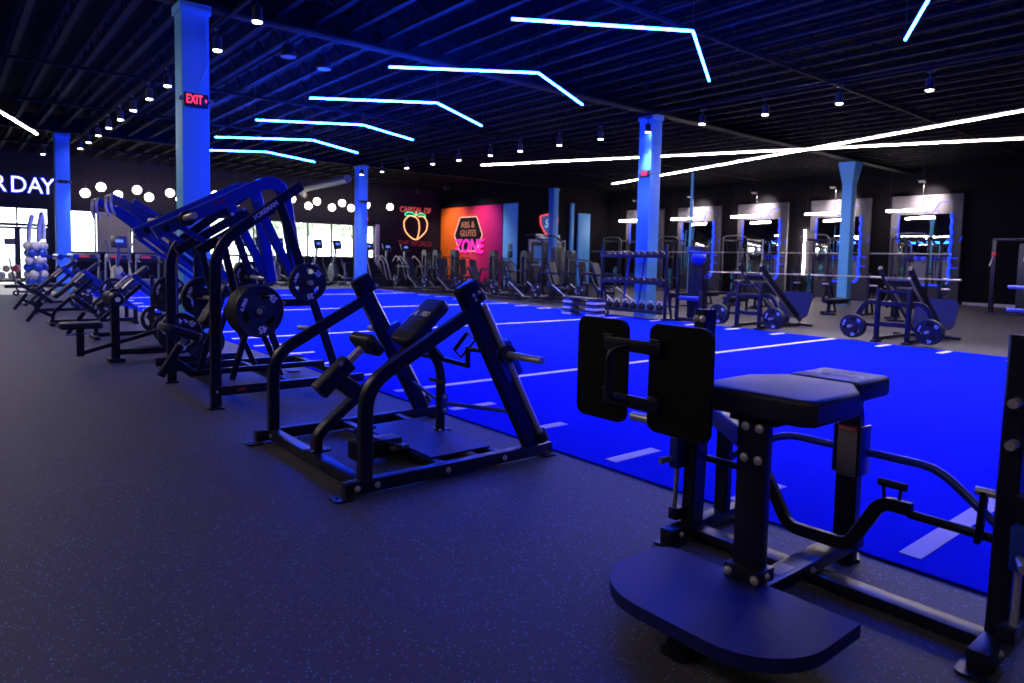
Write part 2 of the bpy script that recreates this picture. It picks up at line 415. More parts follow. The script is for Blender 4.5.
# walls
struct(MB().bx(XL-0.2, XL, YF, YB, 0, ZC, 0).build('wall_left', 'wall'))
struct(MB().bx(XL, XR, YF-0.2, YF, 0, ZC, 0).build('wall_front', 'wall'))
struct(MB().bx(XR, XR+0.2, YF, YM, 0, ZC, 0).build('wall_right', 'wall'))
struct(MB().bx(XM, XR+0.2, YM, YM+0.2, 0, ZC, 0).build('wall_back_right', 'wall'))
struct(MB().bx(XM, XM+0.2, YM+0.2, YB, 0, ZC, 0).build('wall_mural_side', 'wall'))
wb = MB()
wb.bx(XL, 22.5, YB, YB+0.3, 3.05, ZC, 0).bx(18.25, 22.5, YB, YB+0.3, 0, 3.05, 0).bx(XL, 1.0, YB, YB+0.3, 0, 3.05, 0).bx(3.36, 4.1, YB, YB+0.3, 0, 3.05, 0).bx(4.1, 18.25, YB, YB+0.3, 0, 0.12, 0)
struct(wb.build('wall_back', 'wall_grey'))
struct(MB().bx(18.25, 18.5, YB-0.05, YB, 0.1, 3.1, 0.01).build('trim_1', 'frame_w'))
struct(MB().bx(XR-0.03, XR, YF, 9.3, 0.0, 0.12, 0.005).build('baseboard_right', 'frame_w'))
# windows: each bay a window with its frame and pane
mx = [4.1, 5.0, 6.35, 8.95, 11.7, 14.45, 15.75, 17.0, 18.25]
for i, (a, b) in enumerate(zip(mx, mx[1:])):
    fr = MB(((a+b)/2, YB+0.12, 0.12)); q = 0.035
    fr.bx(a, a+q, YB+0.06, YB+0.18, 0.12, 3.05, 0.003).bx(b-q, b, YB+0.06, YB+0.18, 0.12, 3.05, 0.003)
    fr.bx(a+q, b-q, YB+0.06, YB+0.18, 0.12, 0.18, 0.003).bx(a+q, b-q, YB+0.06, YB+0.18, 2.99, 3.05, 0.003).bx(a+q, b-q, YB+0.06, YB+0.18, 1.22, 1.32, 0.003)
    o = struct(fr.build('window_%d' % (i+1), 'frame_d'))
    MB(o.location).bx(a+q, b-q, YB+0.11, YB+0.125, 1.32, 2.99, 0).build('pane', 'glass', o)
    MB(o.location).bx(a+q, b-q, YB+0.11, YB+0.125, 0.18, 1.22, 0).build('pane' if i == 3 else 'lower_panel', 'glass' if i == 3 else 'wall_grey', o)
for i, (a, b) in enumerate(((5.05, 6.3), (6.4, 8.9))):
    e = empty('roller_shade', ((a+b)/2, YB, 1.3), '%s beige roller shade drawn over the windows left of the near exit-sign pillar' % ('narrower' if i == 0 else 'wider'), 'window shade', 'beige roller shades')
    MB(e.location).bx(a, b, YB+0.035, YB+0.04, 1.33, 2.95, 0).build('shade_fabric', 'shade', e)
    MB(e.location).cyl((a, YB+0.03, 2.97), (b, YB+0.03, 2.97), 0.03).build('roller', 'frame_w', e)
    MB(e.location).bx(a, b, YB+0.03, YB+0.045, 1.31, 1.33, 0.003).build('hem_bar', 'frame_w', e)
# entrance: transom over a glazed double door
fr = MB((2.2, YB+0.12, 0))
for xa in (1.0, 2.26, 3.30): fr.bx(xa, xa+0.06, YB+0.06, YB+0.2, 0, 3.05, 0.004)
fr.bx(1.06, 3.3, YB+0.06, YB+0.2, 2.28, 2.40, 0.004).bx(1.06, 3.3, YB+0.06, YB+0.2, 2.99, 3.05, 0.004)
d = struct(fr.build('door_1', 'frame_d'))
MB(d.location).bx(1.06, 2.26, YB+0.11, YB+0.125, 2.4, 2.99, 0).build('transom_pane', 'glass', d)
MB(d.location).bx(2.32, 3.3, YB+0.11, YB+0.125, 2.4, 2.99, 0).build('transom_pane', 'glass', d)
for a, b in ((1.06, 2.26), (2.32, 3.3)):
    lf = MB(d.location)
    lf.bx(a, a+0.07, YB+0.09, YB+0.14, 0.02, 2.26, 0.003).bx(b-0.07, b, YB+0.09, YB+0.14, 0.02, 2.26, 0.003).bx(a+0.07, b-0.07, YB+0.09, YB+0.14, 0.02, 0.2, 0.003).bx(a+0.07, b-0.07, YB+0.09, YB+0.14, 2.16, 2.26, 0.003)
    l = lf.build('door_leaf', 'frame_d', d)
    g = MB(d.location).bx(a+0.07, b-0.07, YB+0.11, YB+0.12, 0.2, 2.16, 0).build('pane', 'glass', l)
    h = MB(d.location).sweep([(b-0.1, YB+0.09, 0.95), (b-0.1, YB+0.03, 0.95), (b-0.1, YB+0.03, 1.35), (b-0.1, YB+0.09, 1.35)], 0.012, None, (1, 0, 0), 0.03).build('door_handle', 'chrome', l)
tag(MB((2.05, YB+0.1, 1.65)).bx(1.85, 2.25, YB+0.095, YB+0.105, 1.52, 1.78, 0.002).build('door_notice', 'paper'), 'small grey notice stuck on the glass entrance door', 'notice')
# daylight outside
struct(MB((10, 60, -0.1)).bx(-40, 70, YB+0.3, 110, -0.2, -0.05, 0).build('ground_outside', 'pave'))
def tree(x, y, h, label, seed):
    rnd = random.Random(seed); e = empty('tree', (x, y, -0.05), label, 'tree', 'trees outside the windows')
    m = MB(e.location); m.sweep([(x, y, -0.05), (x+0.1, y, h*0.3), (x-0.05, y+0.1, h*0.6)], 0.16, None)
    for q in range(4):
        a = rnd.uniform(0, 6.28); m.sweep([(x+0.05, y, h*(0.3+0.07*q)), (x+math.cos(a)*h*0.2, y+math.sin(a)*h*0.2, h*(0.55+0.07*q))], 0.05, None)
    m.build('trunk', 'bark', e)
    c = MB(e.location)
    for q in range(420):
        a = rnd.uniform(0, 6.28); el = rnd.uniform(-1, 1); rad = h*0.36*rnd.uniform(0.55, 1)
        p = V((x+math.cos(a)*math.sqrt(1-el*el)*rad, y+math.sin(a)*math.sqrt(1-el*el)*rad, h*0.66+el*rad*0.9))
        ax = V((rnd.uniform(-1, 1), rnd.uniform(-1, 1), rnd.uniform(-1, 1))).normalized(); u = ax.orthogonal().normalized(); v2 = ax.cross(u); s = h*0.055
        vv = [c.bm.verts.new(p - c.o + u*s*a1 + v2*s*b1 + ax*s*0.25*abs(a1)) for a1, b1 in ((-1, 0), (-0.4, 0.5), (0.5, 0.5), (1, 0), (0.5, -0.5), (-0.4, -0.5))]
        c.bm.faces.new(vv)
    c.build('foliage', 'leaf', e)
for i, (x, y, h, l) in enumerate(((10, 47, 6.5, 'pale leafy tree outside, seen through the glass left of the tall arms machine'), (15.2, 44, 5.5, 'pale leafy tree outside, behind the row of ellipticals left of the mid pillar'),
        (19.5, 48, 6.5, 'pale leafy tree outside, directly left of the mid pillar by the windows'), (25, 50, 7, 'pale leafy tree outside, right of the mid pillar by the windows'), (21, 60, 8, 'taller pale tree standing further off outside the windows'))):
    tree(x, y, h, l, 50+i)

# ------------------------------------------------------------------ columns
def column(name, x, y, a=0.40, top=5.09, cap=False):
    m = MB((x, y, 0)); h = a/2
    m.bx(x-h, x+h, y-h, y+h, 0, top, 0.012)
    if cap:
        z0 = top-0.75; A = []
        for s, z in ((h+0.002, z0), (h+0.11, top-0.1), (h+0.11, top-0.003)):
            A.append([m.bm.verts.new(V((sx*s, sy*s, z))) for sx, sy in ((-1, -1), (1, -1), (1, 1), (-1, 1))])
        for P, Q in zip(A, A[1:]):
            for j in range(4): m.bm.faces.new((P[j], P[(j+1) % 4], Q[(j+1) % 4], Q[j]))
        m.bm.faces.new(A[-1]); m.bm.faces.new(list(reversed(A[0])))
    else: m.bx(x-h-0.03, x+h+0.03, y-h-0.03, y+h+0.03, top-0.14, top-0.002, 0.01)
    return struct(m.build(name, 'column'))
column('column_1', 2.98, 11.36, 0.39); column('column_2', 3.0, 26.6); column('column_3', 13.35, 26.1); column('column_4', 13.90, 11.46, 0.40); column('column_5', 25.1, 11.55, 0.36, 5.09, True); column('column_6', 24.55, 26.5, 0.36)
struct(MB().bx(26.1, 26.35, YM-0.12, YM, 0, 4.45, 0.01).build('trim_2', 'column'))
struct(MB().bx(26.7, 27.6, YM-0.12, YM, 0, 3.95, 0.01).build('trim_3', 'column'))
struct(MB().bx(XM-0.04, XM, 26.92, 28.05, 0, 4.22, 0.005).build('wall_mural_blue_return', 'column'))

# conduit up the near column and exit signs
def exit_sign(x, y, z, rz, label, side=1, arrow=True, s=1.0, u=(1, 0, 0), w_=(0, 0, 1), n=(0, -1, 0), heads=True):
    """sign centred on (x, y, z); u runs along its face, n out of it"""
    e = empty('exit_sign', (x, y, z), label, 'exit sign'); U = V(u); N = V(n); c = V((x, y, z)); R = frame(U, (0, 0, 1))
    MB(c).box(c + N*0.03, (0.34*s, 0.20*s, 0.05), R, 0.008).build('housing', 'frame_d', e)
    text('lettering', 'EXIT', 0.185*s, c + N*0.0565 - U*(0.03*s if arrow else 0), U, (0, 0, 1), 'exit', e, 0.002, sx=0.62, bold=0.003)
    if arrow:
        a = MB(c); p = c + N*0.056 + U*0.125*s
        a.prism([[(0, -0.03*s), (0.03*s, 0), (0, 0.03*s)]], (p, U, (0, 0, 1)), 0.004).build('arrow', 'exit', e)
    if heads:
        for sg in (-1, 1):
            l = MB(c); p = c + N*0.03 + U*sg*0.21*s
            l.cyl(p - N*0.03, p + N*0.045, 0.03*s, 0.036*s, 12).cyl(p - U*sg*0.05*s, p, 0.012, None, 8).build('emergency_lamp', 'silverp', e)
    return e
ex = exit_sign(2.97, 11.15, 3.66, 0, 'red illuminated exit sign with arrow on the tall near pillar above the plate machine')
tag(MB((3.15, 11.14, 3.4)).sweep([(3.02, 11.14, 3.76), (3.02, 11.14, 3.90), (3.13, 11.14, 4.15), (3.13, 11.14, 4.9)], 0.009, None, (0, 1, 0), 0.05).build('conduit', 'column'), 'thin conduit running up from the exit sign on the near pillar', 'conduit')
exit_sign(13.69, 11.40, 3.60, 0, 'small red exit sign on the pillar behind the dumbbell rack', u=(0, -1, 0), n=(-1, 0, 0), arrow=False, s=0.85)
exit_sign(17.65, YB-0.06, 3.35, 0, 'small red exit sign above the last window, left of the peach sign', arrow=False, heads=False)
for (x, y, z, l) in ((3.0, 26.38, 3.55, 'dark twin emergency light on the pillar by the entrance lettering'), (13.35, 25.88, 3.6, 'dark twin emergency light on the pillar among the ellipticals')):
    e = empty('emergency_light', (x, y, z), l, 'emergency light')
    MB(e.location).bx(x-0.14, x+0.14, y-0.05, y+0.01, z-0.05, z+0.05, 0.01).build('housing', 'frame_d', e)
    for sg in (-1, 1): MB(e.location).cyl((x+sg*0.18, y-0.07, z), (x+sg*0.22, y-0.01, z), 0.045, 0.035, 10).build('lamp_head', 'silverp', e)

# ------------------------------------------------------------------ lights
def seg_light(name, pts, z, r, m, label, cat, group, split=0.0):
    e = empty(name, (*pts[len(pts)//2], z), label, cat, group); o = e.location
    P = [V((*p, z)) for p in pts]
    for a, b in zip(P, P[1:]):
        t = (b-a).normalized()*0.02
        L = MB(o).cyl(a+t, b-t, r, None, 10).build('light_tube', m, e)
        d_ = (b-a).normalized(); R = frame(d_, V((0, 0, 1)).cross(d_))
        if m in ('led_white', 'led_dim'):   # aluminium channel: the tube shines down only
            q = MB(o).box((a+b)/2 + V((0, 0, r+0.010)), ((b-a).length-0.02, 0.10, 0.012), R, 0.002)
            for sg in (-1, 1): q.box((a+b)/2 + R @ V((0, sg*0.047, 0)) + V((0, 0, r*0.4)), ((b-a).length-0.02, 0.006, r*1.2), R, 0.0)
            q.build('channel', 'frame_d', e)
        else:
            MB(o).box((a+b)/2 + V((0, 0, r+0.012)), ((b-a).length-0.02, 0.03, 0.02), R, 0.002).build('mounting_rail', 'frame_d', e)
    for p in P: MB(o).cyl(p + V((0, 0, r+0.02)), (p.x, p.y, 5.74), 0.004, None, 6).build('suspension_wire', 'frame_d', e)
    MB(o).ball(P[0], r*1.3, n=8).build('end_cap', 'frame_d', e); MB(o).ball(P[-1], r*1.3, n=8).build('end_cap', 'frame_d', e)
    return e
ZL = 4.6
chev = [((5.93, 0.95), (8.05, -0.45), (10.4, 0.95), 'blue LED chevron closest to the camera, overhead'), ((5.93, 4.12), (8.07, 2.78), (10.55, 4.19), 'blue LED chevron at the top right of the frame, only its end in view'),
        ((5.93, 7.35), (8.09, 5.99), (10.49, 7.38), 'largest blue LED chevron, in the top middle above the turf'), ((5.90, 10.59), (7.98, 9.09), (10.27, 10.28), 'second blue LED chevron, just beyond the large steel beam'),
        ((5.87, 13.80), (8.01, 12.29), (10.17, 13.61), 'third blue LED chevron counted away from the beam'), ((5.87, 16.99), (8.04, 15.64), (10.05, 16.60), 'fourth blue LED chevron, second from the far end'),
        ((5.89, 20.33), (8.06, 18.73), (10.10, 19.98), 'fifth blue LED chevron, second lowest in the picture'), ((5.9, 23.5), (7.98, 22.01), (10.03, 23.06), 'farthest and lowest blue LED chevron, beside the near pillar')]
for a, b, c, l in chev: seg_light('chevron_light', (a, b, c), ZL, 0.017, 'led_blue', l, 'ceiling light', 'blue LED chevrons')
seg_light('linear_light', ((14.38, 19.26), (21.3, 3.1)), ZL, 0.023, 'led_white', 'long white LED bar that starts left of the dumbbell-rack pillar and crosses the other', 'ceiling light', 'white linear lights')
seg_light('linear_light', ((20.92, 19.15), (16.0, 3.2)), ZL-0.1, 0.023, 'led_white', 'long white LED bar rising steeply to the right edge', 'ceiling light', 'white linear lights')
seg_light('linear_light', ((-3.4, 6.2), (2.1, 23.65)), ZL, 0.023, 'led_white', 'white LED bar at the upper left edge', 'ceiling light', 'white linear lights')
seg_light('linear_light', ((-3.4, 6.0), (1.0, -5.4)), ZL, 0.03, 'led_dim', 'white LED bar behind and left of the camera', 'ceiling light', 'white linear lights')
# track heads
def spot(x, y, label, power, tilt=0.0):
    e = empty('track_spotlight', (x, y, 4.6), label, 'spotlight', 'track spotlights')
    MB(e.location).rev((x, y, 4.61), (0, 0, 1), [(0.005, 0.0), (0.005, 0.07), (0.2, 0.07), (0.21, 0.055), (0.21, 0)], 16).build('can', 'black', e)
    MB(e.location).rev((x, y, 4.603), (0, 0, 1), [(-0.012, 0), (-0.008, 0.05), (0, 0.066), (0.01, 0.066), (0.01, 0)], 16).build('lens', 'spot', e)
    MB(e.location).cyl((x, y, 4.8), (x, y, 4.97), 0.015, None, 8).bx(x-0.02, x+0.02, y-0.06, y+0.06, 4.93, 4.97, 0.003).build('stem', 'black', e)
    l = bpy.data.lights.new('spot_beam', 'SPOT'); l.energy = power; l.color = (1.0, 0.9, 0.86); l.spot_size = math.radians(95); l.spot_blend = 0.6; l.shadow_soft_size = 0.05
    lo = bpy.data.objects.new('spot_beam', l); COL.objects.link(lo); lo.parent = e; lo.location = (0, 0, -0.05); lo.rotation_euler = (0, tilt, 0)
SP = 340
for i, y in enumerate((26.04, 24.38, 22.69, 21.09, 19.52, 18.02, 16.42, 14.87, 13.2, 11.7, 9.88)):
    spot(3.45, y, '%s can spotlight from the far end of the left ceiling track' % ORD[i], SP, -0.5)
for i, y in enumerate((25.27, 23.75, 22.05, 20.43, 18.96, 17.34, 15.96, 14.34, 12.83, 11.29, 9.75, 8.2, 6.64, 5.04, 3.4, 1.8, 0.2, -1.4)):  # nearest few, out of view past the track end, added to brighten near turf lines
    spot(12.96+0.065*(25-y)*0.7, y, '%s can spotlight from the far end of the right ceiling track' % ORD[i], SP, 0.5)
spot(2.7, 28.6, 'added can spotlight by the entrance doors that brightens the balloon tower', 420)  # extra lamp off both tracks, added to brighten the balloons
for x0, x1, y0, y1, l in ((3.45, 3.45, 3, 27, 'left'), (12.80, 13.75, 27, 2.6, 'right')):
    m = MB(((x0+x1)/2, 15, 4.97)).sweep([(x0, y0, 5.0), (x1, y1, 5.0)], 0.05, 0.06, (0, 0, 1)); tag(m.build('light_track', 'joist'), 'long dark %s ceiling track that the can spotlights hang from' % l, 'light track')
# globes over the windows
gl = [(4.51, 3.69), (5.08, 3.98), (5.69, 3.70), (6.41, 3.97), (6.87, 3.70), (7.70, 3.94), (8.12, 3.70), (9.6, 4.0), (10.5, 3.72), (11.5, 4.0), (12.3, 3.78), (13.18, 4.07), (14.02, 3.79), (14.46, 4.04), (15.26, 3.79), (15.81, 4.05), (16.31, 3.83), (17.19, 4.04), (18.59, 4.03)]
for i, (x, z) in enumerate(gl):
    e = empty('globe_pendant', (x, 33.0, z), 'white glowing globe pendant over the windows, %s from the left' % ORD[i], 'pendant light', 'globe pendants')
    MB(e.location).ball((x, 33, z), 0.18, n=20).build('globe', 'globe', e)
    MB(e.location).cyl((x, 33, z+0.16), (x, 33, z+0.26), 0.04, None, 10).build('socket', 'frame_d', e)
    MB(e.location).cyl((x, 33, z+0.26), (x, 33, 5.2), 0.008, None, 6).build('cord', 'frame_d', e)
for x, y, l in ((4.69, 11.9, 'left'), (5.47, 12.2, 'right')):
    e = empty('ceiling_speaker', (x, y, 4.85), '%s of two round pendant speakers by the steel beam' % l, 'speaker')
    MB(e.location).rev((x, y, 4.8), (0, 0, 1), [(0, 0), (0, 0.13), (0.05, 0.14), (0.2, 0.09), (0.2, 0)], 20).build('cone', 'black', e)
    MB(e.location).rev((x, y, 4.793), (0, 0, 1), [(0, 0), (0, 0.125), (0.006, 0.125), (0.006, 0)], 20).build('grille', 'silverp', e)
    MB(e.location).cyl((x, y, 5.0), (x, y, 5.2), 0.012, None, 6).build('stem', 'black', e)
tag(MB((12.4, 27.6, 4.3)).sweep([(14.0, 33.5, 4.35), (12.6, 30.5, 4.35), (12.15, 24.85, 4.35)], 0.16, None, (0, 0, 1), 1.0, n=16).build('spiral_duct', 'duct'), 'grey round ventilation duct under the ceiling, over the window globes', 'duct')
# ------------------------------------------------------------------ weight plates
def ell(cx, cy, a, b, rot, n=18):
    c, s = math.cos(rot), math.sin(rot)
    return [(cx + a*math.cos(2*PI*i/n)*c - b*math.sin(2*PI*i/n)*s, cy + a*math.cos(2*PI*i/n)*s + b*math.sin(2*PI*i/n)*c) for i in range(n)]
def plate_proto(name, R, th, num):
    """plate in the x-z plane facing -y, three hand holes, raised rim and hub, white numerals"""
    e = empty(name, (0, 0, 0))
    m = MB()
    loops = [[(R*0.93*math.cos(2*PI*i/48), R*0.93*math.sin(2*PI*i/48)) for i in range(48)], [(0.026*math.cos(2*PI*i/16), 0.026*math.sin(2*PI*i/16)) for i in range(16)]]
    for q in range(3):
        a = math.radians(78 + 120*q); loops.append(ell(R*0.60*math.cos(a), R*0.60*math.sin(a), R*0.27, R*0.135, a + PI/2))
    m.prism(loops, ((0, th*0.3, 0), (1, 0, 0), (0, 0, 1)), th*0.6)
    m.rev((0, -th/2, 0), (0, 1, 0), [(0.003, R*0.90), (0.0, R*0.92), (0, R*0.975), (th*0.15, R), (th*0.85, R), (th, R*0.975), (th, R*0.92), (th-0.003, R*0.90)], 48)
    m.rev((0, -th*0.42, 0), (0, 1, 0), [(0.004, 0.027), (0, 0.03), (0, R*0.2), (th*0.1, R*0.24)], 24)
    for f in m.bm.faces: pass
    m.build('plate_body', 'rubber', e, 30)
    for nm, body, ang, k in (('numeral', num, 42, 0.31), ('numeral', num, 278, 0.31), ('lettering', 'A PRO', 158, 0.15)):
        a = math.radians(ang); p = (R*0.70*math.cos(a), -th*0.31, R*0.70*math.sin(a)); d = a - PI/2
        text(nm, body, R*k*1.15, p, (math.cos(d), 0, math.sin(d)), (-math.sin(d), 0, math.cos(d)), 'white', e, 0.003, bold=0.003)
    return e
P45 = plate_proto('weight_plate', 0.225, 0.042, '45')
P25 = plate_proto('weight_plate', 0.18, 0.036, '25')
used = {}
def plate(proto, loc, label, group=None, rz=0.0, tilt=0.0, s=1.0):
    """rz 0: faces -y; pi faces +y; -pi/2 faces -x"""
    o = proto if not used.get(proto) else copy_tree(proto)
    used[proto] = True
    o.location = loc; o.rotation_euler = (0, tilt, rz); o.scale = (s, s, s)
    return tag(o, label, 'weight plate', group)

# ------------------------------------------------------------------ nearest machine: standing hip machine with flat bench
X0, Y0 = 2.7, 1.43; O = (X0, Y0, 0)
YC, YLE, YRI = 1.435, 2.06, 0.725
m0 = empty('hip_thrust_machine', O, 'nearest black machine with a flat bench, twin upright boards and tread platform', 'gym machine')
MB(O).bx(2.05, 3.36, YC-0.05, YC+0.05, 0.062, 0.118).build('centre_beam', 'black', m0)
MB(O).bx(2.88, 2.98, 0.76, 2.025, 0.012, 0.06).build('cross_beam', 'black', m0)
for y in (YLE, YRI): MB(O).bx(2.72, 3.36, y-0.035, y+0.035, 0.012, 0.08).build('side_foot', 'black', m0)
for x, y in ((2.76, YLE), (3.34, YLE), (2.74, YRI), (3.34, YRI), (2.02, YC)):
    MB(O).prism([rrect(-0.075, 0.075, -0.06, 0.06, 0.03, 4), ell(0.045, 0, 0.012, 0.012, 0, 8)], ((x, y, 0.0005), (1, 0, 0), (0, 1, 0)), 0.011).build('foot_plate', 'black', m0)
MB(O).bx(1.99, 2.06, YC-0.05, YC+0.05, 0.0115, 0.10).build('platform_foot', 'black', m0)
out = [(0.27, -0.41), (0.27, 0.36)]
for j in range(9): t = math.radians(90*j/8); out.append((0.17 + 0.10*math.cos(t), 0.31 + 0.10*math.sin(t)))
for j in range(9): t = math.radians(90 + 90*j/8); out.append((0.03 + 0.27*math.cos(t), 0.13 + 0.28*math.sin(t)))
for j in range(9): t = math.radians(180 + 90*j/8); out.append((0.03 + 0.27*math.cos(t), -0.15 + 0.26*math.sin(t)))
out = [(a*1.04, b*1.04) for a, b in out]
MB(O).prism([out], ((2.155, 1.425, 0.105), (1, 0, 0), (0, 1, 0)), 0.05).build('foot_platform', 'tread', m0)
MB(O).bx(2.41, 2.465, YC-0.06, YC+0.06, 0.119, 0.80).build('seat_post', 'black', m0)
MB(O).bx(2.38, 2.495, YC-0.075, YC+0.075, 0.156, 0.21, 0.003).build('post_bracket', 'black', m0)
MB(O).sweep([(3.27, YC, 0.0), (3.27, YC, 0.80), (3.02, YC, 0.80)], 0.10, 0.06, (0, 1, 0), 0.16, k=8).build('rear_post', 'black', m0)
MB(O).prism([[(0, -0.05), (0.10, 0), (0, 0.05)]], ((3.30, YC-0.01, 0.001), (1, 0, 0), (0, 1, 0)), 0.012).build('rear_toe', 'black', m0)
lb = MB(O).bx(3.233, 3.239, YC-0.045, YC+0.045, 0.42, 0.655, 0.001).build('warning_label', 'paper', m0); lb['label'] = 'grey warning label with red stripe'
MB(O).bx(3.231, 3.2375, YC-0.045, YC+0.045, 0.632, 0.655, 0.001).build('red_stripe', 'red', lb)
text('label_text', 'WARNING', 0.016, (3.2305, YC, 0.643), (0, -1, 0), (0, 0, 1), 'white', m0, 0.0004)
ml = MB(O).bx(2.62, 2.75, YC-0.03, YC+0.03, 0.1185, 0.1200, 0.0004).build('maker_label', 'paper', m0)
MB(O).bx(2.41, 3.16, YC-0.10, YC+0.10, 0.782, 0.803, 0.003).build('seat_plate', 'black', m0)
def pad(name, prof, z0, z1, parent, O_, bev=0.022, m='vinyl'):
    q = MB(O_); q.prism([prof], ((0, 0, z0), (1, 0, 0), (0, 1, 0)), z1-z0)
    es = [e for e in q.bm.edges if abs(e.verts[0].co.z - e.verts[1].co.z) < 1e-4]
    bmesh.ops.bevel(q.bm, geom=es, offset=bev, segments=4, profile=0.5, affect='EDGES')
    return q.build(name, m, parent, 50)
pad('seat_pad', [(2.385, 1.24), (2.425, 1.185), (2.77, 1.185), (2.91, 1.265), (2.95, 1.29), (2.95, 1.58), (2.91, 1.61), (2.77, 1.685), (2.425, 1.685), (2.385, 1.63)], 0.804, 0.908, m0, O)
pad('head_pad', rrect(2.96, 3.30, 1.28, 1.60, 0.03, 3), 0.815, 0.908, m0, O)
for body, y, sz, mm in (('A', 1.54, 0.085, 'white'), ('/', 1.485, 0.09, 'cyan'), ('PED', 1.40, 0.078, 'white')):
    text('lettering', body, sz, (3.11, y, 0.9085), (0, -1, 0), (1, 0, 0), mm, m0, 0.0006, shear=0.2, bold=0.002)
for y, lx in ((YLE, 2.93), (YRI, 2.95)):
    sgn = 1 if y > YC else -1
    MB(O).sweep([(lx, y, 0.07), (lx+0.05, y, 1.165)], 0.07, 0.105, (0, 1, 0)).build('upright', 'black', m0)
    MB(O).sweep([(3.20, y, 0.07), (3.20, y, 0.71), (3.03, y, 0.73)], 0.075, 0.05, (0, 1, 0), 0.12).build('rear_upright', 'black', m0)
    MB(O).cyl((2.865, y+sgn*0.062, 0.15), (2.885, y+sgn*0.062, 0.50), 0.012).build('guide_rod', 'chrome', m0)
    MB(O).bx(2.84, 2.92, y+sgn*0.037, y+sgn*0.09, 0.35, 0.51, 0.008).build('carriage', 'blue', m0)
    MB(O).cyl((2.845, y+sgn*0.07, 0.40), (2.78, y+sgn*0.10, 0.39), 0.014, 0.018).build('lock_knob', 'chrome', m0)
    MB(O).bx(2.83, 2.90, y+sgn*0.02, y+sgn*0.075, 0.09, 0.15, 0.006).build('rod_stop', 'black', m0)
    for z in (0.93, 0.78):
        MB(O).cyl((lx-0.02, y-0.01, z), (lx-0.075, y-0.01, z), 0.017).build('peg', 'chrome', m0)
    MB(O).cyl((2.91, y+sgn*0.10, 0.55), (2.91, y+sgn*0.40, 0.55), 0.024).build('weight_horn', 'chrome', m0)
    MB(O).bx(2.88, 2.95, y+sgn*0.036, y+sgn*0.11, 0.50, 0.61, 0.006).build('horn_bracket', 'black', m0)
bolts(m0, O, [(2.925, YLE+0.018, 1.12), (2.925, YLE-0.018, 1.12), (2.41, YC-0.032, 0.765), (2.41, YC+0.028, 0.765), (2.41, YC-0.032, 0.64), (2.41, YC+0.028, 0.64), (2.378, YC-0.058, 0.18), (2.378, YC+0.058, 0.18)], (-1, 0, 0), 0.0125)
bolts(m0, O, [(2.97, YLE-0.036, 0.95), (2.44, YC-0.077, 0.185), (2.80, YLE-0.036, 0.045), (2.84, YRI-0.036, 0.045), (3.27, YC-0.052, 0.62), (3.27, YC-0.052, 0.47), (2.86, YC-0.052, 0.085)], (0, -1, 0), 0.011)
MB(O).sweep([(2.95, 2.03, 0.68), (2.445, 1.49, 0.71)], 0.09, 0.05, (0, 0, 1)).build('side_brace', 'black', m0)
MB(O).sweep([(3.25, YLE+0.03, 0.32), (3.27, YLE-0.05, 0.40), (3.32, 1.79, 0.53), (3.32, 1.08, 0.53), (3.29, 0.82, 0.34), (3.24, 0.71, 0.32)], 0.019, None, (1, 0, 0), 0.08, n=12).build('tie_bar', 'blue', m0)
for y in (YC-0.06, YC+0.06): MB(O).bx(3.235, 3.335, y-0.006, y+0.006, 0.43, 0.66, 0.002).build('clamp_plate', 'blue', m0)
MB(O).cyl((3.06, 2.26, 0.38), (3.06, 1.78, 0.38), 0.0185).build('pivot_tube', 'black', m0)
MB(O).cyl((3.06, 1.09, 0.38), (3.06, 0.42, 0.37), 0.0185).build('pivot_tube', 'black', m0)
MB(O).sweep([(3.06, 1.85, 0.40), (3.06, 1.745, 0.40), (3.06, 1.61, 0.165), (3.06, 1.33, 0.165), (3.06, 1.20, 0.40), (3.06, 1.08, 0.40)], 0.035, 0.055, (1, 0, 0), 0.05).build('yoke', 'black', m0)
for y in (1.79, 1.16):
    MB(O).cyl((3.06, y+0.055, 0.485), (3.06, y-0.055, 0.485), 0.017, None, 12).build('grip', 'rubber', m0)
    for dy in (0.035, -0.035): MB(O).sweep([(3.06, y+dy*0.8, 0.40), (3.06, y+dy, 0.475)], 0.012, 0.012, (1, 0, 0)).build('grip_arm', 'black', m0)
MB(O).sweep([(3.02, 0.83, 0.36), (2.99, 0.81, 0.57)], 0.02, 0.045, (0, 1, 0)).build('link_plate', 'black', m0)
MB(O).cyl((2.99, 0.84, 0.565), (2.99, 0.73, 0.565), 0.016).build('link_pin', 'chrome', m0)
XBD = 2.28
for y0, y1 in ((1.972, 2.268), (1.540, 1.848)):
    MB(O).prism([rrect(-(y1-y0)/2, (y1-y0)/2, -0.228, 0.228, 0.045, 6)], ((XBD, (y0+y1)/2, 0.915), (0, 1, 0), (0, 0, 1)), 0.02).build('board', 'board', m0)
for z in (1.04, 0.797):
    MB(O).bx(XBD-0.018, XBD-0.002, 1.775, 2.09, z-0.03, z+0.026, 0.004).build('bracket', 'black', m0)
    for y in (2.065, 1.805): MB(O).bx(XBD-0.024, XBD-0.001, y-0.03, y+0.03, z+0.027, z+0.039, 0.005).build('bracket_lip', 'black', m0)
MB(O).sweep([(XBD-0.01, 1.95, 1.04), (XBD-0.09, 1.99, 1.025), (XBD-0.09, 1.99, 0.81), (XBD-0.01, 1.95, 0.797)], 0.0155, None, (0, 1, 0), 0.06, n=12).build('d_handle', 'black', m0)
MB(O).sweep([(XBD+0.02, 1.83, 0.80), (2.60, 1.90, 0.76), (2.93, 2.02, 0.72)], 0.05, 0.06, (0, 0, 1), 0.05).build('board_arm', 'black', m0)

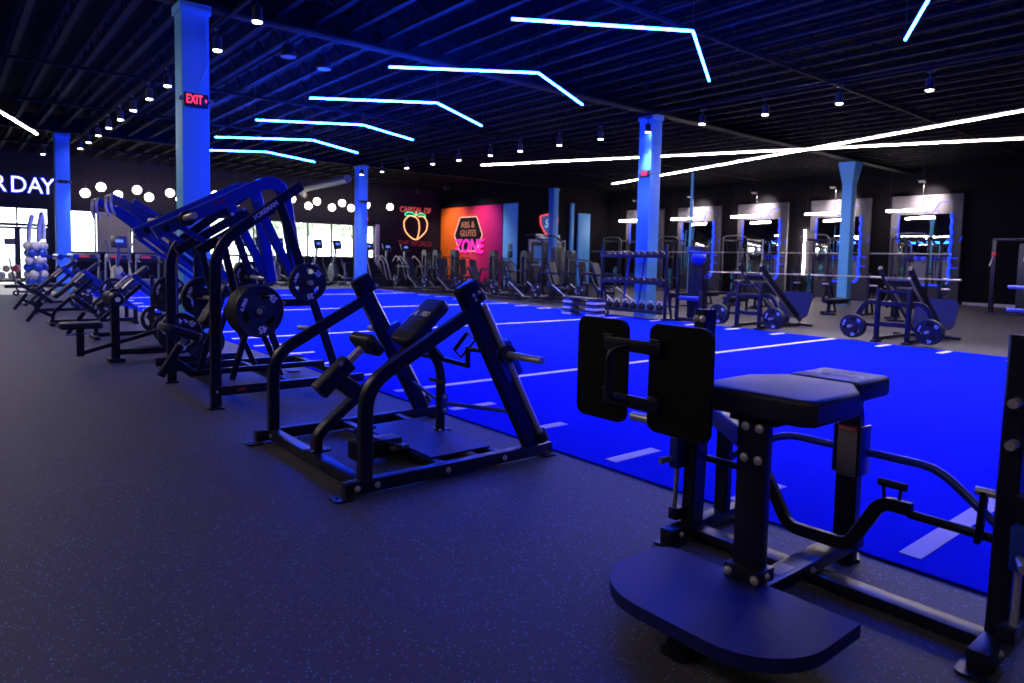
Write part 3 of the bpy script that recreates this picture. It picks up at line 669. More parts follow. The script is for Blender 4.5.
# ------------------------------------------------------------------ chest supported row, bench printed with the maker's mark
X1, Y1 = 2.5, 4.30; O1 = (X1, Y1, 0)
m1 = empty('chest_supported_row_machine', O1, 'black row machine with a slanted logo pad, second machine from the camera', 'gym machine')
b = MB(O1)
for y in (3.575, 5.025): b.bx(1.73, 3.33, y-0.035, y+0.035, 0.02, 0.095)
b.bx(1.82, 1.90, 3.61, 4.99, 0.025, 0.09).bx(2.40, 2.46, 3.61, 4.99, 0.025, 0.085).bx(2.86, 2.92, 3.61, 4.99, 0.025, 0.085)
b.build('base_frame', 'black', m1)
for x, y in ((1.72, 3.575), (3.30, 3.575), (1.72, 5.025), (3.30, 5.025)):
    MB(O1).prism([rrect(-0.06, 0.06, -0.06, 0.06, 0.03, 4), ell(-0.03, 0, 0.012, 0.012, 0, 8)], ((x, y, 0.001), (1, 0, 0), (0, 1, 0)), 0.012).build('foot_plate', 'black', m1)
for y, sg in ((3.575, -1), (5.025, 1)):
    MB(O1).sweep([(1.865, y, 0.095), (1.865, y, 0.645), (2.60, y, 1.04)], 0.06, 0.08, (0, 1, 0), 0.16, k=8).build('side_frame', 'black', m1)
    # slanted guide: box post and chrome rod, end block on top, sliding carriage with a weight horn
    MB(O1).sweep([(3.165, y, 0.08), (2.545, y, 1.21)], 0.065, 0.125, (0, 1, 0)).build('guide_post', 'black', m1)
    MB(O1).sweep([(3.225, y+sg*0.036, 0.14), (2.685, y+sg*0.036, 1.10)], 0.022, None, (0, 1, 0), n=12).build('guide_rod', 'chrome', m1)
    MB(O1).cyl((3.235, y+sg*0.036, 0.13), (3.20, y+sg*0.036, 0.19), 0.045, None, 16).build('rubber_stop', 'rubber', m1)
    e_ = V((3.165-2.545, 0, 0.08-1.21)).normalized(); R = frame(e_, (0, 1, 0))
    MB(O1).box((2.60, y, 1.165), (0.15, 0.085, 0.14), R, 0.008).build('top_block', 'black', m1)
    MB(O1).cyl(V((2.66, y, 1.135)) - e_*0.012, V((2.66, y, 1.135)) + e_*0.012, 0.065, None, 18).build('top_stop', 'rubber', m1)
    MB(O1).box((2.91, y, 0.71), (0.26, 0.085, 0.15), R, 0.008).build('carriage', 'blue', m1)
    MB(O1).cyl((2.87, y+sg*0.045, 0.765), (2.87, y+sg*0.08, 0.765), 0.062, None, 20).build('horn_collar', 'rubber', m1)
    MB(O1).cyl((2.87, y+sg*0.08, 0.765), (2.87, y+sg*0.41, 0.765), 0.0245, None, 18).build('weight_horn', 'chrome', m1)
    # inward arm with an angled grip
    d = lambda q: 4.30 + sg*q
    MB(O1).cyl((2.86, y-sg*0.04, 0.765), (2.85, d(0.37), 0.755), 0.018, None, 12).build('grip_axle', 'black', m1)
    MB(O1).sweep([(2.85, d(0.37), 0.77), (2.85, d(0.37), 0.635), (2.84, d(0.07), 0.645), (2.78, d(0.03), 0.74)], 0.03, 0.03, (1, 0, 0), 0.0).build('grip_arm', 'black', m1)
    MB(O1).sweep([(2.85, d(0.36), 0.75), (2.85, d(0.29), 0.685), (2.85, d(0.20), 0.725), (2.85, d(0.36), 0.87), (2.85, d(0.45), 0.825), (2.85, d(0.38), 0.76)], 0.009, None, (1, 0, 0)).build('grip_frame', 'black', m1)
    MB(O1).cyl((2.85, d(0.21), 0.734), (2.85, d(0.35), 0.861), 0.016, None, 12).build('grip', 'rubber', m1)
e_ = V((0.62, 0, -1.13)).normalized(); Rl = frame(e_, (0, 1, 0)); nrm = e_.cross(V((0, 1, 0)))
# label on the near (-x) face of the far guide post
cface = V((2.545, 5.025, 1.21)) + e_*0.26 + (nrm if nrm.x < 0 else -nrm)*0.064
lab = MB(O1).box(cface, (0.27, 0.048, 0.003), Rl, 0.0).build('warning_label', 'paper', m1); lab['label'] = 'grey warning label with red stripe'
MB(O1).box(cface - e_*0.13 + (nrm if nrm.x < 0 else -nrm)*0.0012, (0.03, 0.048, 0.003), Rl, 0.0).build('red_stripe', 'red', lab)
bl = V((2.60, 5.025, 1.165)) - e_*0.02 + (nrm if nrm.x < 0 else -nrm)*0.072
bolts(m1, O1, [bl + V((0, 0.018, 0)), bl - V((0, 0.018, 0))], (nrm if nrm.x < 0 else -nrm), 0.011)
bolts(m1, O1, [(2.60, 3.535, 1.16), (2.64, 3.535, 1.18), (2.62, 3.535, 1.13), (1.80, 3.537, 0.058), (1.93, 3.537, 0.058), (2.43, 3.537, 0.055), (2.89, 3.537, 0.055), (2.95, 3.53, 0.73)], (0, -1, 0), 0.013)
bolts(m1, O1, [(1.815, 5.02, 0.06), (1.815, 4.95, 0.06)], (-1, 0, 0), 0.011)
# curved spine, pads
MB(O1).sweep([(1.885, 4.30, 0.10), (1.885, 4.30, 0.205), (2.76, 4.30, 0.865)], 0.075, 0.06, (0, 1, 0), 0.14, k=8).build('spine', 'black', m1)
MB(O1).bx(1.82, 1.965, 4.24, 4.36, 0.09, 0.103, 0.002).build('spine_foot', 'black', m1)
bolts(m1, O1, [(1.84, 4.255, 0.103), (1.945, 4.255, 0.103), (1.84, 4.345, 0.103)], (0, 0, 1), 0.01)
MB(O1).bx(1.86, 1.862, 4.262, 4.338, 0.12, 0.17, 0.0).build('maker_label', 'red', m1)
MB(O1).sweep([(2.87, 4.30, 0.09), (2.87, 4.30, 0.57), (2.69, 4.30, 0.84)], 0.055, 0.055, (0, 1, 0), 0.10).build('rear_post', 'black', m1)
MB(O1).bx(2.83, 2.94, 4.25, 4.35, 0.088, 0.10, 0.002).build('post_foot', 'black', m1)
bolts(m1, O1, [(2.845, 4.262, 0.10), (2.925, 4.262, 0.10), (2.845, 4.338, 0.10)], (0, 0, 1), 0.01)
MB(O1).cyl((2.84, 4.40, 0.47), (2.84, 4.20, 0.47), 0.013, None, 10).build('foot_peg', 'rubber', m1)
for sg in (-1, 1):
    MB(O1).sweep([(2.89, 4.30+sg*0.03, 0.30), (3.045, 4.30+sg*0.69, 0.335)], 0.015, None, (1, 0, 0), n=10).build('tie_bar', 'blue', m1)
    MB(O1).bx(2.855, 2.915, 4.30+sg*0.028, 4.30+sg*0.036, 0.23, 0.37, 0.002).build('tie_plate', 'blue', m1)
bolts(m1, O1, [(2.885, 4.263, 0.35), (2.885, 4.263, 0.25)], (0, -1, 0), 0.011)
MB(O1).prism([[(2.42, 3.72), (2.90, 3.72), (2.90, 4.72), (2.42, 4.72)]], ((0, 0, 0.086), (1, 0, 0), (0, 1, 0)), 0.010).build('tread_plate', 'tread', m1)
def slab(c, u, w, su, sw, th, bev=0.03, seg=4):
    q = MB(O1 if False else (0, 0, 0)); return q
def slanted_pad(name, O_, c, u, w, su, sw, th, parent, r=0.05, bev=0.02, m='vinyl'):
    """upholstered pad: centre of its front face c, axes u (long) and w, thickness behind the face"""
    q = MB(O_); u = V(u).normalized(); w = V(w).normalized()
    q.prism([rrect(-su/2, su/2, -sw/2, sw/2, r, 5)], (c, u, w), -th)
    nn = u.cross(w)
    es = [e for e in q.bm.edges if abs((e.verts[0].co - e.verts[1].co).dot(nn)) < 1e-4]
    bmesh.ops.bevel(q.bm, geom=es, offset=bev, segments=4, profile=0.5, affect='EDGES')
    return q.build(name, m, parent, 50)
up = V((0.30, 0, 0.265)).normalized()                     # along the pad, away from the camera
acr = V((0, 1, 0))
slanted_pad('chest_pad', O1, (2.655, 4.30, 0.95), up, acr, 0.44, 0.27, 0.085, m1, 0.05)
pn = up.cross(acr); pn = pn if pn.z > 0 else -pn
tc_ = V((2.70, 4.30, 1.05))
pc = V((2.655, 4.30, 0.95)) + pn*0.0012
for body, dy, sz, mm in (('A', 0.085, 0.088, 'white'), ('/', 0.045, 0.10, 'cyan'), ('PED', -0.045, 0.062, 'white')):
    text('lettering', body, sz, pc + up*0.05 + acr*dy, (0, -1, 0), up, mm, m1, 0.0006, shear=0.25, bold=0.0025)
text('lettering', 'FITNESS', 0.018, pc - up*0.005 - acr*0.045, (0, -1, 0), up, 'cyan', m1, 0.0006)
MB(O1).box(pc - up*0.11 - pn*0.002, (0.006, 0.235, 0.004), frame(up, acr), 0.001).build('seam', 'blue', m1)
MB(O1).box((2.69, 4.30, 0.875), (0.30, 0.12, 0.012), frame(up, acr), 0.002).build('pad_plate', 'black', m1)
# adjustable bolster seat on a chrome post in a box sleeve
dn = V((-0.76, 0, -0.65)).normalized()
top = V((2.21, 4.30, 0.755))
MB(O1).sweep([top, top + dn*0.22], 0.05, 0.05, (0, 1, 0)).build('seat_post', 'chrome', m1)
MB(O1).sweep([top + dn*0.13, top + dn*0.41], 0.10, 0.115, (0, 1, 0)).build('post_sleeve', 'black', m1)
MB(O1).sweep([(2.06, 4.30, 0.54), (2.22, 4.30, 0.42)], 0.08, 0.11, (0, 1, 0)).build('sleeve_bracket', 'black', m1)
MB(O1).cyl((2.04, 4.27, 0.66), (2.02, 4.22, 0.68), 0.014, 0.018, 10).build('pull_pin', 'blue', m1)
sd = V((0.72, -0.35, -0.55)).normalized()
q = MB(O1); wv = V((0, 1, 0)); uv = dn.cross(wv)
q.prism([rrect(-0.085, 0.085, -0.16, 0.16, 0.05, 5)], (top - dn*0.01, uv, wv), 0.085 if uv.cross(wv).dot(dn) < 0 else -0.085)
es = [e for e in q.bm.edges if abs((e.verts[0].co - e.verts[1].co).dot(dn)) < 1e-4]
bmesh.ops.bevel(q.bm, geom=es, offset=0.035, segments=5, profile=0.5, affect='EDGES')
q.build('bolster_seat', 'vinyl', m1, 50)
# foot box with two plungers and a hinged tread
MB(O1).bx(2.06, 2.40, 4.06, 4.20, 0.04, 0.16).build('foot_box', 'black', m1)
for x in (2.10, 2.20):
    k_ = MB(O1).cyl((x, 4.13, 0.16), (x, 4.13, 0.235), 0.011, None, 10).build('plunger', 'blue', m1)
    MB(O1).cyl((x-0.03, 4.13, 0.24), (x+0.03, 4.13, 0.24), 0.012, None, 10).build('plunger_grip', 'blue', k_)
MB(O1).sweep([(2.12, 4.32, 0.20), (2.40, 4.02, 0.10)], 0.16, 0.012, (0, 1, 0)).build('hinged_tread', 'tread', m1)
MB(O1).bx(2.30, 2.42, 4.0, 4.28, 0.088, 0.12).build('tread_stop', 'silverp', m1)
# ------------------------------------------------------------------ tall plate-loaded pulldown with long enamel arms
X2, Y2 = 2.3, 7.12; O2 = (X2, Y2, 0)
def pulldown(O, label, name_text, Xs=0.0):
    """built round the first machine's coordinates; O is the root"""
    r = empty('pulldown_machine', O2, label, 'gym machine', None)
    for y, sg in ((6.35, -1), (7.90, 1)):
        MB(O2).sweep([(1.84, y, 0.02), (1.84, y, 1.445), (2.62, y, 2.045)], 0.06, 0.09, (0, 1, 0), 0.22, k=8).build('side_frame', 'black', r)
        MB(O2).bx(1.79, 3.28, y-0.035, y+0.035, 0.12, 0.20).build('base_rail', 'black', r)
        MB(O2).sweep([(3.02, y, 0.16), (2.71, y, 1.05), (2.40, y, 1.92)], 0.055, 0.075, (0, 1, 0), 0.10).build('rear_post', 'black', r)
        MB(O2).bx(2.05, 2.70, y-0.028, y+0.028, 0.905, 0.975).build('cross_rail', 'black', r)
        for x in (1.84, 3.17): MB(O2).bx(x-0.06, x+0.06, y-0.05, y+0.05, 0.001, 0.016, 0.003).build('foot_plate', 'black', r)
    for x in (1.95, 2.55, 3.20): MB(O2).bx(x-0.03, x+0.03, 6.385, 7.865, 0.125, 0.185).build('cross_beam', 'black', r)
    MB(O2).bx(1.84, 3.2, 7.09, 7.15, 0.186, 0.24).build('spine', 'black', r)
    # iso arms: long enamel boxes rising to a round bend, then dropping to the plate horns; dark parallel link under each
    for y, sg in ((6.74, -1), (7.50, 1)):
        MB(O2).sweep([(1.44, y, 1.555), (2.58, y, 2.17), (2.76, y, 1.08)], 0.085, 0.115, (0, 1, 0), 0.26, k=8).build('lever_arm', 'blue', r)
        MB(O2).sweep([(2.33, y, 1.90), (2.70, y, 1.16)], 0.06, 0.085, (0, 1, 0)).build('rear_link', 'blue', r)
        MB(O2).sweep([(1.80, y+sg*0.0, 1.40), (2.50, y, 1.84)], 0.07, 0.09, (0, 1, 0)).build('link_bar', 'black', r)
        MB(O2).sweep([(1.66, y, 1.62), (1.90, y, 1.47)], 0.03, 0.05, (0, 1, 0)).build('link_hanger', 'blue', r)
        MB(O2).cyl((1.53, y-0.05, 1.60), (1.53, y+0.05, 1.60), 0.03, None, 16).build('pivot', 'black', r)
        MB(O2).cyl((1.70, y+sg*0.045, 1.70), (1.70, y+sg*0.08, 1.70), 0.07, None, 18).build('horn_collar', 'rubber', r)
        MB(O2).cyl((1.68, y+sg*0.08, 1.70), (1.66, y+sg*0.44, 1.71), 0.029, None, 14).build('weight_horn', 'chrome', r)
        MB(O2).cyl((2.75, y+sg*0.04, 1.12), (2.61, y+sg*0.66, 1.135), 0.025, None, 14).build('weight_horn', 'chrome', r)
        MB(O2).sweep([(2.02, y, 1.52), (2.14, y, 0.98)], 0.06, 0.06, (0, 1, 0)).build('strut', 'black', r)
        # A-frame with storage horn
        MB(O2).sweep([(2.30, y, 0.84), (2.10, y, 0.18)], 0.05, 0.05, (0, 1, 0)).sweep([(2.30, y, 0.84), (2.58, y, 0.18)], 0.05, 0.05, (0, 1, 0)).build('a_frame', 'black', r)
        MB(O2).cyl((2.25, y+sg*0.02, 0.905), (2.06, y+sg*0.88, 0.905), 0.025, None, 14).build('storage_horn', 'chrome', r)
        MB(O2).cyl((2.75, y+sg*0.02, 0.66), (2.90, y+sg*0.40, 0.66), 0.025, None, 14).build('storage_horn', 'chrome', r)
        bolts(r, O2, [(2.34, y-0.043, 1.80), (2.46, y-0.043, 1.86), (1.98, y-0.043, 1.53)], (0, -1, 0), 0.012)
    bolts(r, O2, [(1.84, 6.318, 0.16), (2.35, 6.314, 0.16), (3.0, 6.314, 0.16), (2.45, 6.32, 0.94)], (0, -1, 0), 0.012)
    # seat, chest pad, posts
    u = V((0.36, 0, 0.60)).normalized()
    slanted_pad('chest_pad', O2, (2.02, 7.12, 0.90), u, (0, 1, 0), 0.44, 0.22, 0.075, r, 0.05)
    pn_ = V((-u.z, 0, u.x))
    text('lettering', 'A', 0.07, V((2.02, 7.15, 0.90)) + u*0.05 + pn_*0.0012, (0, -1, 0), u, 'white', r, 0.0006, shear=0.25, bold=0.002)
    text('lettering', 'PED', 0.05, V((2.02, 7.07, 0.90)) + u*0.05 + pn_*0.0012, (0, -1, 0), u, 'white', r, 0.0006, shear=0.25, bold=0.002)
    MB(O2).sweep([(2.10, 7.12, 0.84), (1.90, 7.12, 0.22)], 0.05, 0.05, (0, 1, 0)).build('chest_strut', 'black', r)
    dn = V((-0.50, 0, -0.80)).normalized(); tp = V((1.80, 7.12, 0.60))
    MB(O2).sweep([tp - dn*0.02, tp + dn*0.18], 0.045, 0.045, (0, 1, 0)).build('seat_post', 'chrome', r)
    MB(O2).sweep([tp + dn*0.12, tp + dn*0.46], 0.065, 0.07, (0, 1, 0)).build('post_sleeve', 'black', r)
    MB(O2).sweep([(1.66, 7.12, 0.36), (1.86, 7.12, 0.20)], 0.05, 0.08, (0, 1, 0)).build('sleeve_bracket', 'black', r)
    su = V((0.84, 0, -0.30)).normalized()
    slanted_pad('seat_pad', O2, (1.75, 7.12, 0.665), su, (0, 1, 0), 0.36, 0.30, 0.075, r, 0.06)
    MB(O2).box((1.70, 7.12, 0.60), (0.26, 0.20, 0.012), frame(su, (0, 1, 0)), 0.003).build('seat_plate', 'blue', r)
    if name_text:
        sl = V((0.78, 0, 0.59)).normalized()
        text('lettering', name_text, 0.058, V((2.28, 6.317, 1.79)), sl, V((-sl.z, 0, sl.x)), 'white', r, 0.001, bold=0.002)
        MB(O2).bx(2.02, 2.09, 6.312, 6.315, 0.15, 0.175, 0).build('maker_label', 'red', r)
        MB(O2).box((1.98, 6.69, 1.868), (0.14, 0.002, 0.012), frame((0.89, 0, 0.455), (0, 1, 0)), 0).build('red_label', 'red', r)
    return r
m2 = pulldown(O2, 'tall plate-loaded machine with long blue bent arms and white name lettering', 'FOREMAN')
for i in range(4):
    plate(P45, (2.07 - i*0.008, 5.90 + i*0.045, 0.905), ('black 45 plate outermost of the stack of four nearest the camera', 'black 45 plate second from outside in the stack of four nearest the camera', 'black 45 plate third from outside in the stack of four nearest the camera', 'black 45 plate innermost of the stack of four nearest the camera')[i], 'plates on the tall machine', rz=0.17)
for i in range(2):
    plate(P25, (2.63 + i*0.008, 6.20 + i*0.04, 1.133), ('black 25 plate outermost at the foot of the near bent blue arm', 'black 25 plate behind another at the foot of the near bent blue arm')[i], 'plates on the tall machine')
    plate(P25, (2.68, 7.98 + i*0.04, 1.13), ('black 25 plate nearer side at the foot of the far bent blue arm', 'black 25 plate outer side at the foot of the far bent blue arm')[i], 'plates on the tall machine')
for i in range(2):
    plate(P45, (2.20, 8.02 + i*0.045, 0.90), ('45 plate facing the camera behind the chest pad of the lettered machine', '45 plate second in the stack behind the chest pad of the lettered machine')[i], 'plates on the tall machine')
    plate(P45, (1.98, 8.12 + i*0.045, 0.50), ('45 plate hanging low behind the seat of the lettered machine', '45 plate second in the low stack behind the seat of the lettered machine')[i], 'plates on the tall machine')
m2h = MB(O2).cyl((1.98, 7.93, 0.50), (1.98, 8.28, 0.50), 0.025, None, 12).build('storage_horn', 'chrome', m2)

# ------------------------------------------------------------------ second pulldown: arms slope up to hanging chrome grips, flat seat and thigh rollers
X3, Y3 = 1.9, 9.75; O3 = (X3, Y3, 0)
m3 = empty('lat_pulldown_machine', O3, 'lat pulldown with flat seat, thigh rollers and raised blue arms, behind the lettered machine', 'gym machine')
MB(O3).bx(1.58, 1.67, 9.70, 9.80, 0.04, 0.92).build('roller_post', 'black', m3)
MB(O3).bx(1.54, 1.72, 9.64, 9.86, 0.002, 0.05, 0.01).build('front_foot', 'black', m3)
MB(O3).sweep([(1.24, 9.75, 0.13), (2.30, 9.75, 0.42)], 0.05, 0.05, (0, 1, 0)).build('seat_boom', 'black', m3)
MB(O3).bx(1.67, 2.75, 9.71, 9.79, 0.09, 0.16).build('base_beam', 'black', m3)
MB(O3).bx(1.21, 1.29, 9.71, 9.79, 0.10, 0.44).build('seat_post', 'black', m3)
MB(O3).sweep([(1.10, 9.75, 0.36), (1.36, 9.68, 0.39)], 0.05, 0.012, (0, 1, 0)).build('seat_lever', 'blue', m3)
slanted_pad('seat_pad', O3, (1.26, 9.75, 0.515), (1, 0, 0), (0, 1, 0), 0.45, 0.30, 0.075, m3, 0.05)
for s in (-1, 1):
    MB(O3).rev((1.61, 9.75 + s*0.05, 0.80), (0, s, 0), [(0, 0), (0, 0.07), (0.02, 0.085), (0.22, 0.085), (0.24, 0.07), (0.24, 0)], 20).build('thigh_roller', 'vinyl', m3)
    MB(O3).cyl((1.61, 9.75 + s*0.289, 0.80), (1.61, 9.75+s*0.297, 0.80), 0.03, None, 12).build('roller_cap', 'white', m3)
for y, s in ((9.15, -1), (10.35, 1)):
    MB(O3).bx(2.40, 2.50, y-0.04, y+0.04, 0.02, 1.55).build('upright', 'black', m3)
    MB(O3).bx(1.95, 2.9, y-0.03, y+0.03, 0.0, 0.10).build('base_rail', 'black', m3)
    MB(O3).sweep([(1.52, y+s*-0.15, 2.02), (1.72, y-s*0.10, 1.92), (2.95, y, 0.96)], 0.08, 0.10, (0, 1, 0), 0.08).build('lever_arm', 'blue', m3)
    MB(O3).sweep([(1.75, y-s*0.1, 1.98), (2.10, y-s*0.06, 1.75)], 0.11, 0.07, (0, 1, 0)).build('arm_shield', 'blue', m3)
    MB(O3).sweep([(1.95, y-s*0.12, 1.60), (2.85, y-s*0.02, 0.90)], 0.04, 0.05, (0, 1, 0)).build('link_bar', 'blue', m3)
    MB(O3).cyl((1.50, y-s*0.30, 2.03), (1.50, y+s*0.08, 2.03), 0.014, None, 10).build('swivel_bar', 'chrome', m3)
    for d in (-0.28, 0.06):
        MB(O3).sweep([(1.50, y+s*d, 2.03), (1.49, y+s*d, 1.90), (1.53, y+s*(d+0.03), 1.80)], 0.016, None, (0, 1, 0), 0.05).build('grip', 'chrome', m3)
    MB(O3).cyl((2.80, y+s*0.05, 0.98), (2.80, y+s*0.35, 0.98), 0.025, None, 12).build('weight_horn', 'chrome', m3)
    for z in (0.30, 0.82): MB(O3).cyl((2.45, y+s*0.04, z), (2.45, y+s*0.32, z), 0.025, None, 12).build('storage_horn', 'chrome', m3)
MB(O3).bx(2.42, 2.48, 9.19, 10.31, 1.48, 1.55).build('cross_beam', 'black', m3); MB(O3).bx(2.42, 2.48, 9.19, 10.31, 0.101, 0.16).build('cross_beam', 'black', m3)
# silver Y brace on the near side
MB(O3).sweep([(2.30, 9.45, 1.45), (2.30, 9.62, 0.98)], 0.02, 0.03, (1, 0, 0)).build('y_brace', 'silverp', m3)
MB(O3).sweep([(2.30, 9.80, 1.45), (2.30, 9.62, 0.98)], 0.02, 0.03, (1, 0, 0)).build('y_brace', 'silverp', m3)
MB(O3).bx(2.285, 2.315, 9.60, 9.64, 0.16, 0.98).build('y_stem', 'silverp', m3)
for y, z, l in ((8.86, 0.82, '45 plate high on the side upright just left of the lettered machine'), (8.86, 0.30, '45 plate low behind the seat boom of the lat pulldown'), (8.91, 0.82, 'second 45 plate high on the side upright left of the lettered machine'), (8.91, 0.30, 'second 45 plate low behind the seat boom of the lat pulldown')):
    plate(P45, (2.45, y, z), l, 'plates on the lat pulldown')
for y, z, l in ((10.6, 0.82, '45 plate on the far upright of the lat pulldown, upper'), (10.6, 0.30, '45 plate on the far upright of the lat pulldown, lower')):
    plate(P45, (2.45, y, z), l, 'plates on the lat pulldown')

# ------------------------------------------------------------------ three chest-supported T-bar benches further down the row
def tbar(Yc, label):
    O = (2.0, Yc, 0)
    r = empty('t_bar_row_bench', O, label, 'gym machine', 'slanted row benches down the left row')
    MB(O).bx(1.62, 3.0, Yc-0.04, Yc+0.04, 0.03, 0.10).build('base_beam', 'black', r)
    MB(O).bx(1.60, 1.68, Yc-0.28, Yc+0.28, 0.002, 0.055, 0.01).bx(2.92, 3.0, Yc-0.40, Yc+0.40, 0.002, 0.055, 0.01).build('cross_foot', 'black', r)
    MB(O).sweep([(1.66, Yc, 0.08), (1.66, Yc, 0.22), (2.36, Yc, 0.90)], 0.07, 0.06, (0, 1, 0), 0.12).build('spine', 'black', r)
    u = V((0.62, 0, 0.55)).normalized()
    slanted_pad('chest_pad', O, (2.02, Yc, 0.85), u, (0, 1, 0), 0.95, 0.24, 0.075, r, 0.05)
    MB(O).bx(2.44, 2.50, Yc-0.03, Yc+0.03, 0.10, 1.0).build('rear_post', 'black', r)
    dn = V((-0.55, 0, -0.80)).normalized(); tp = V((1.56, Yc, 0.50))
    MB(O).sweep([tp, tp + dn*0.16], 0.04, 0.04, (0, 1, 0)).build('seat_post', 'chrome', r)
    MB(O).sweep([tp + dn*0.10, tp + dn*0.50], 0.055, 0.06, (0, 1, 0)).build('post_sleeve', 'black', r)
    MB(O).sweep([(1.42, Yc, 0.30), (1.68, Yc, 0.16)], 0.045, 0.06, (0, 1, 0)).build('sleeve_bracket', 'black', r)
    su = V((0.72, 0, -0.62)).normalized()
    slanted_pad('seat_pad', O, (1.53, Yc, 0.58), su, (0, 1, 0), 0.42, 0.30, 0.07, r, 0.06)
    MB(O).box((1.485, Yc, 0.505), (0.30, 0.20, 0.012), frame(su, (0, 1, 0)), 0.003).build('seat_plate', 'blue', r)
    for s in (-1, 1):
        MB(O).sweep([(2.10, Yc+s*0.42, 1.02), (2.95, Yc+s*0.42, 0.30)], 0.07, 0.07, (0, 1, 0)).build('lever_arm', 'blue', r)
        MB(O).cyl((2.16, Yc+s*0.30, 0.98), (1.98, Yc+s*0.30, 0.80), 0.015, None, 10).build('grip', 'chrome', r)
        MB(O).cyl((2.14, Yc+s*0.28, 1.0), (2.14, Yc+s*0.45, 1.0), 0.02, None, 10).build('grip_bracket', 'black', r)
        MB(O).cyl((2.55, Yc+s*0.45, 0.66), (2.55, Yc+s*0.75, 0.66), 0.025, None, 12).build('weight_horn', 'chrome', r)
        MB(O).bx(2.90, 2.97, Yc+s*0.42-0.03, Yc+s*0.42+0.03, 0.05, 0.36).build('pivot_post', 'black', r)
    for s in (-1, 1): MB(O).cyl((2.47, Yc+s*0.03, 0.30), (2.47, Yc+s*0.34, 0.30), 0.022, None, 12).build('storage_horn', 'chrome', r)
    return r
tb = [tbar(12.0, 'slanted row bench just beyond the flat-seat lat pulldown')]
tb[0].location = (2.15, 12.45, 0)
tb.append(dup(tb[0], (1.84, 15.0, 0), 'middle of the three slanted row benches on the left'))
tb.append(dup(tb[0], (1.84, 18.0, 0), 'farthest slanted row bench, before the balloon tower'))
for xx, yy, w in ((0.15, 12.45, 'nearest'), (-0.16, 15.0, 'middle'), (-0.16, 18.0, 'farthest')):
    plate(P45, (2.55+xx, yy-0.58, 0.66), 'weight plate on the near arm of the %s slanted row bench' % w, 'plates on the slanted row benches')
    plate(P45, (2.47+xx, yy-0.22, 0.30), 'weight plate stored low on the %s slanted row bench' % w, 'plates on the slanted row benches')
# decline bench with a flat pad and glossy blue rollers, by the near pillar's neighbour
Yd = 20.6; Od = (1.9, Yd, 0)
r = empty('decline_bench', Od, 'long flat bench with blue roller bars, far left beside the pillar', 'bench')
MB(Od).bx(1.5, 2.9, Yd-0.04, Yd+0.04, 0.04, 0.10).bx(1.46, 1.54, Yd-0.3, Yd+0.3, 0.002, 0.06).bx(2.82, 2.9, Yd-0.3, Yd+0.3, 0.002, 0.06).build('base_frame', 'black', r)
MB(Od).sweep([(1.6, Yd, 0.08), (1.9, Yd, 0.40)], 0.06, 0.06, (0, 1, 0)).sweep([(2.7, Yd, 0.08), (2.5, Yd, 1.2)], 0.06, 0.06, (0, 1, 0)).build('post', 'black', r)
slanted_pad('back_pad', Od, (1.85, Yd, 0.52), V((1, 0, 0.02)), (0, 1, 0), 1.5, 0.3, 0.08, r, 0.04)
for z, x in ((1.22, 2.52), (1.2, 2.2)):
    MB(Od).rev((x, Yd-0.55, z), (0, 1, 0), [(0, 0), (0, 0.06), (0.02, 0.075), (1.08, 0.075), (1.1, 0.06), (1.1, 0)], 18).build('roller', 'blue', r)
MB(Od).sweep([(1.85, Yd, 1.20), (2.62, Yd, 1.22)], 0.05, 0.06, (0, 1, 0)).build('roller_arm', 'blue', r)
# ------------------------------------------------------------------ signs on the walls
e = empty('wall_lettering', (2.1, YB-0.1, 3.9), 'glowing white and blue RDAY lettering above the entrance doors', 'sign')
for ch, x in (('R', 1.74), ('D', 2.36), ('A', 2.91), ('Y', 3.33)):
    o = text('letter', ch, 0.92, (x, YB-0.12, 3.89), (1, 0, 0), (0, 0, 1), 'neon_sign', e, 0.02, sx=0.85, bold=-0.012)
    text('letter_return', ch, 0.92, (x, YB-0.06, 3.89), (1, 0, 0), (0, 0, 1), 'neon_halo', e, 0.03, sx=0.85, bold=0.022)
xp, zp = 20.78, 3.12
e = empty('peach_neon_sign', (xp, YB-0.06, zp), 'glowing neon peach with green leaves between two red text lines on dark wall', 'neon sign')
def pth(pts, r, m, nm, bend=0.12):
    MB(e.location).sweep([(xp+a, YB-0.07, zp+b) for a, b in pts], r, None, (0, 1, 0), bend, n=8, k=5).build(nm, m, e)
pth([(0.02, 0.50), (-0.42, 0.62), (-0.80, 0.25), (-0.72, -0.25), (-0.40, -0.60), (0.02, -0.80), (0.42, -0.55), (0.74, -0.20), (0.80, 0.28), (0.50, 0.62), (0.16, 0.55)], 0.027, 'neon_peach', 'peach_outline', 0.2)
pth([(0.02, 0.50), (0.22, 0.30), (0.26, -0.20), (0.12, -0.68)], 0.025, 'neon_peach', 'peach_crease', 0.2)
pth([(0.02, 0.62), (-0.30, 0.78), (-0.66, 0.74), (-0.72, 0.58), (-0.36, 0.60), (0.0, 0.58)], 0.03, 'neon_green', 'leaf', 0.1)
pth([(0.06, 0.62), (0.30, 0.76), (0.60, 0.70), (0.66, 0.55), (0.40, 0.60)], 0.03, 'neon_green', 'leaf', 0.1)
pth([(0.02, 0.60), (0.02, 0.85)], 0.025, 'neon_peach', 'stalk', 0)
text('lettering', 'CAPITAL OF', 0.44, (xp, YB-0.05, 4.02), (1, 0, 0), (0, 0, 1), 'neon_red', e, 0.015, sx=0.86, bold=0.006)
text('lettering', 'THE WORLD', 0.44, (xp, YB-0.05, 2.12), (1, 0, 0), (0, 0, 1), 'neon_dimred', e, 0.015, sx=0.88, bold=0.006)
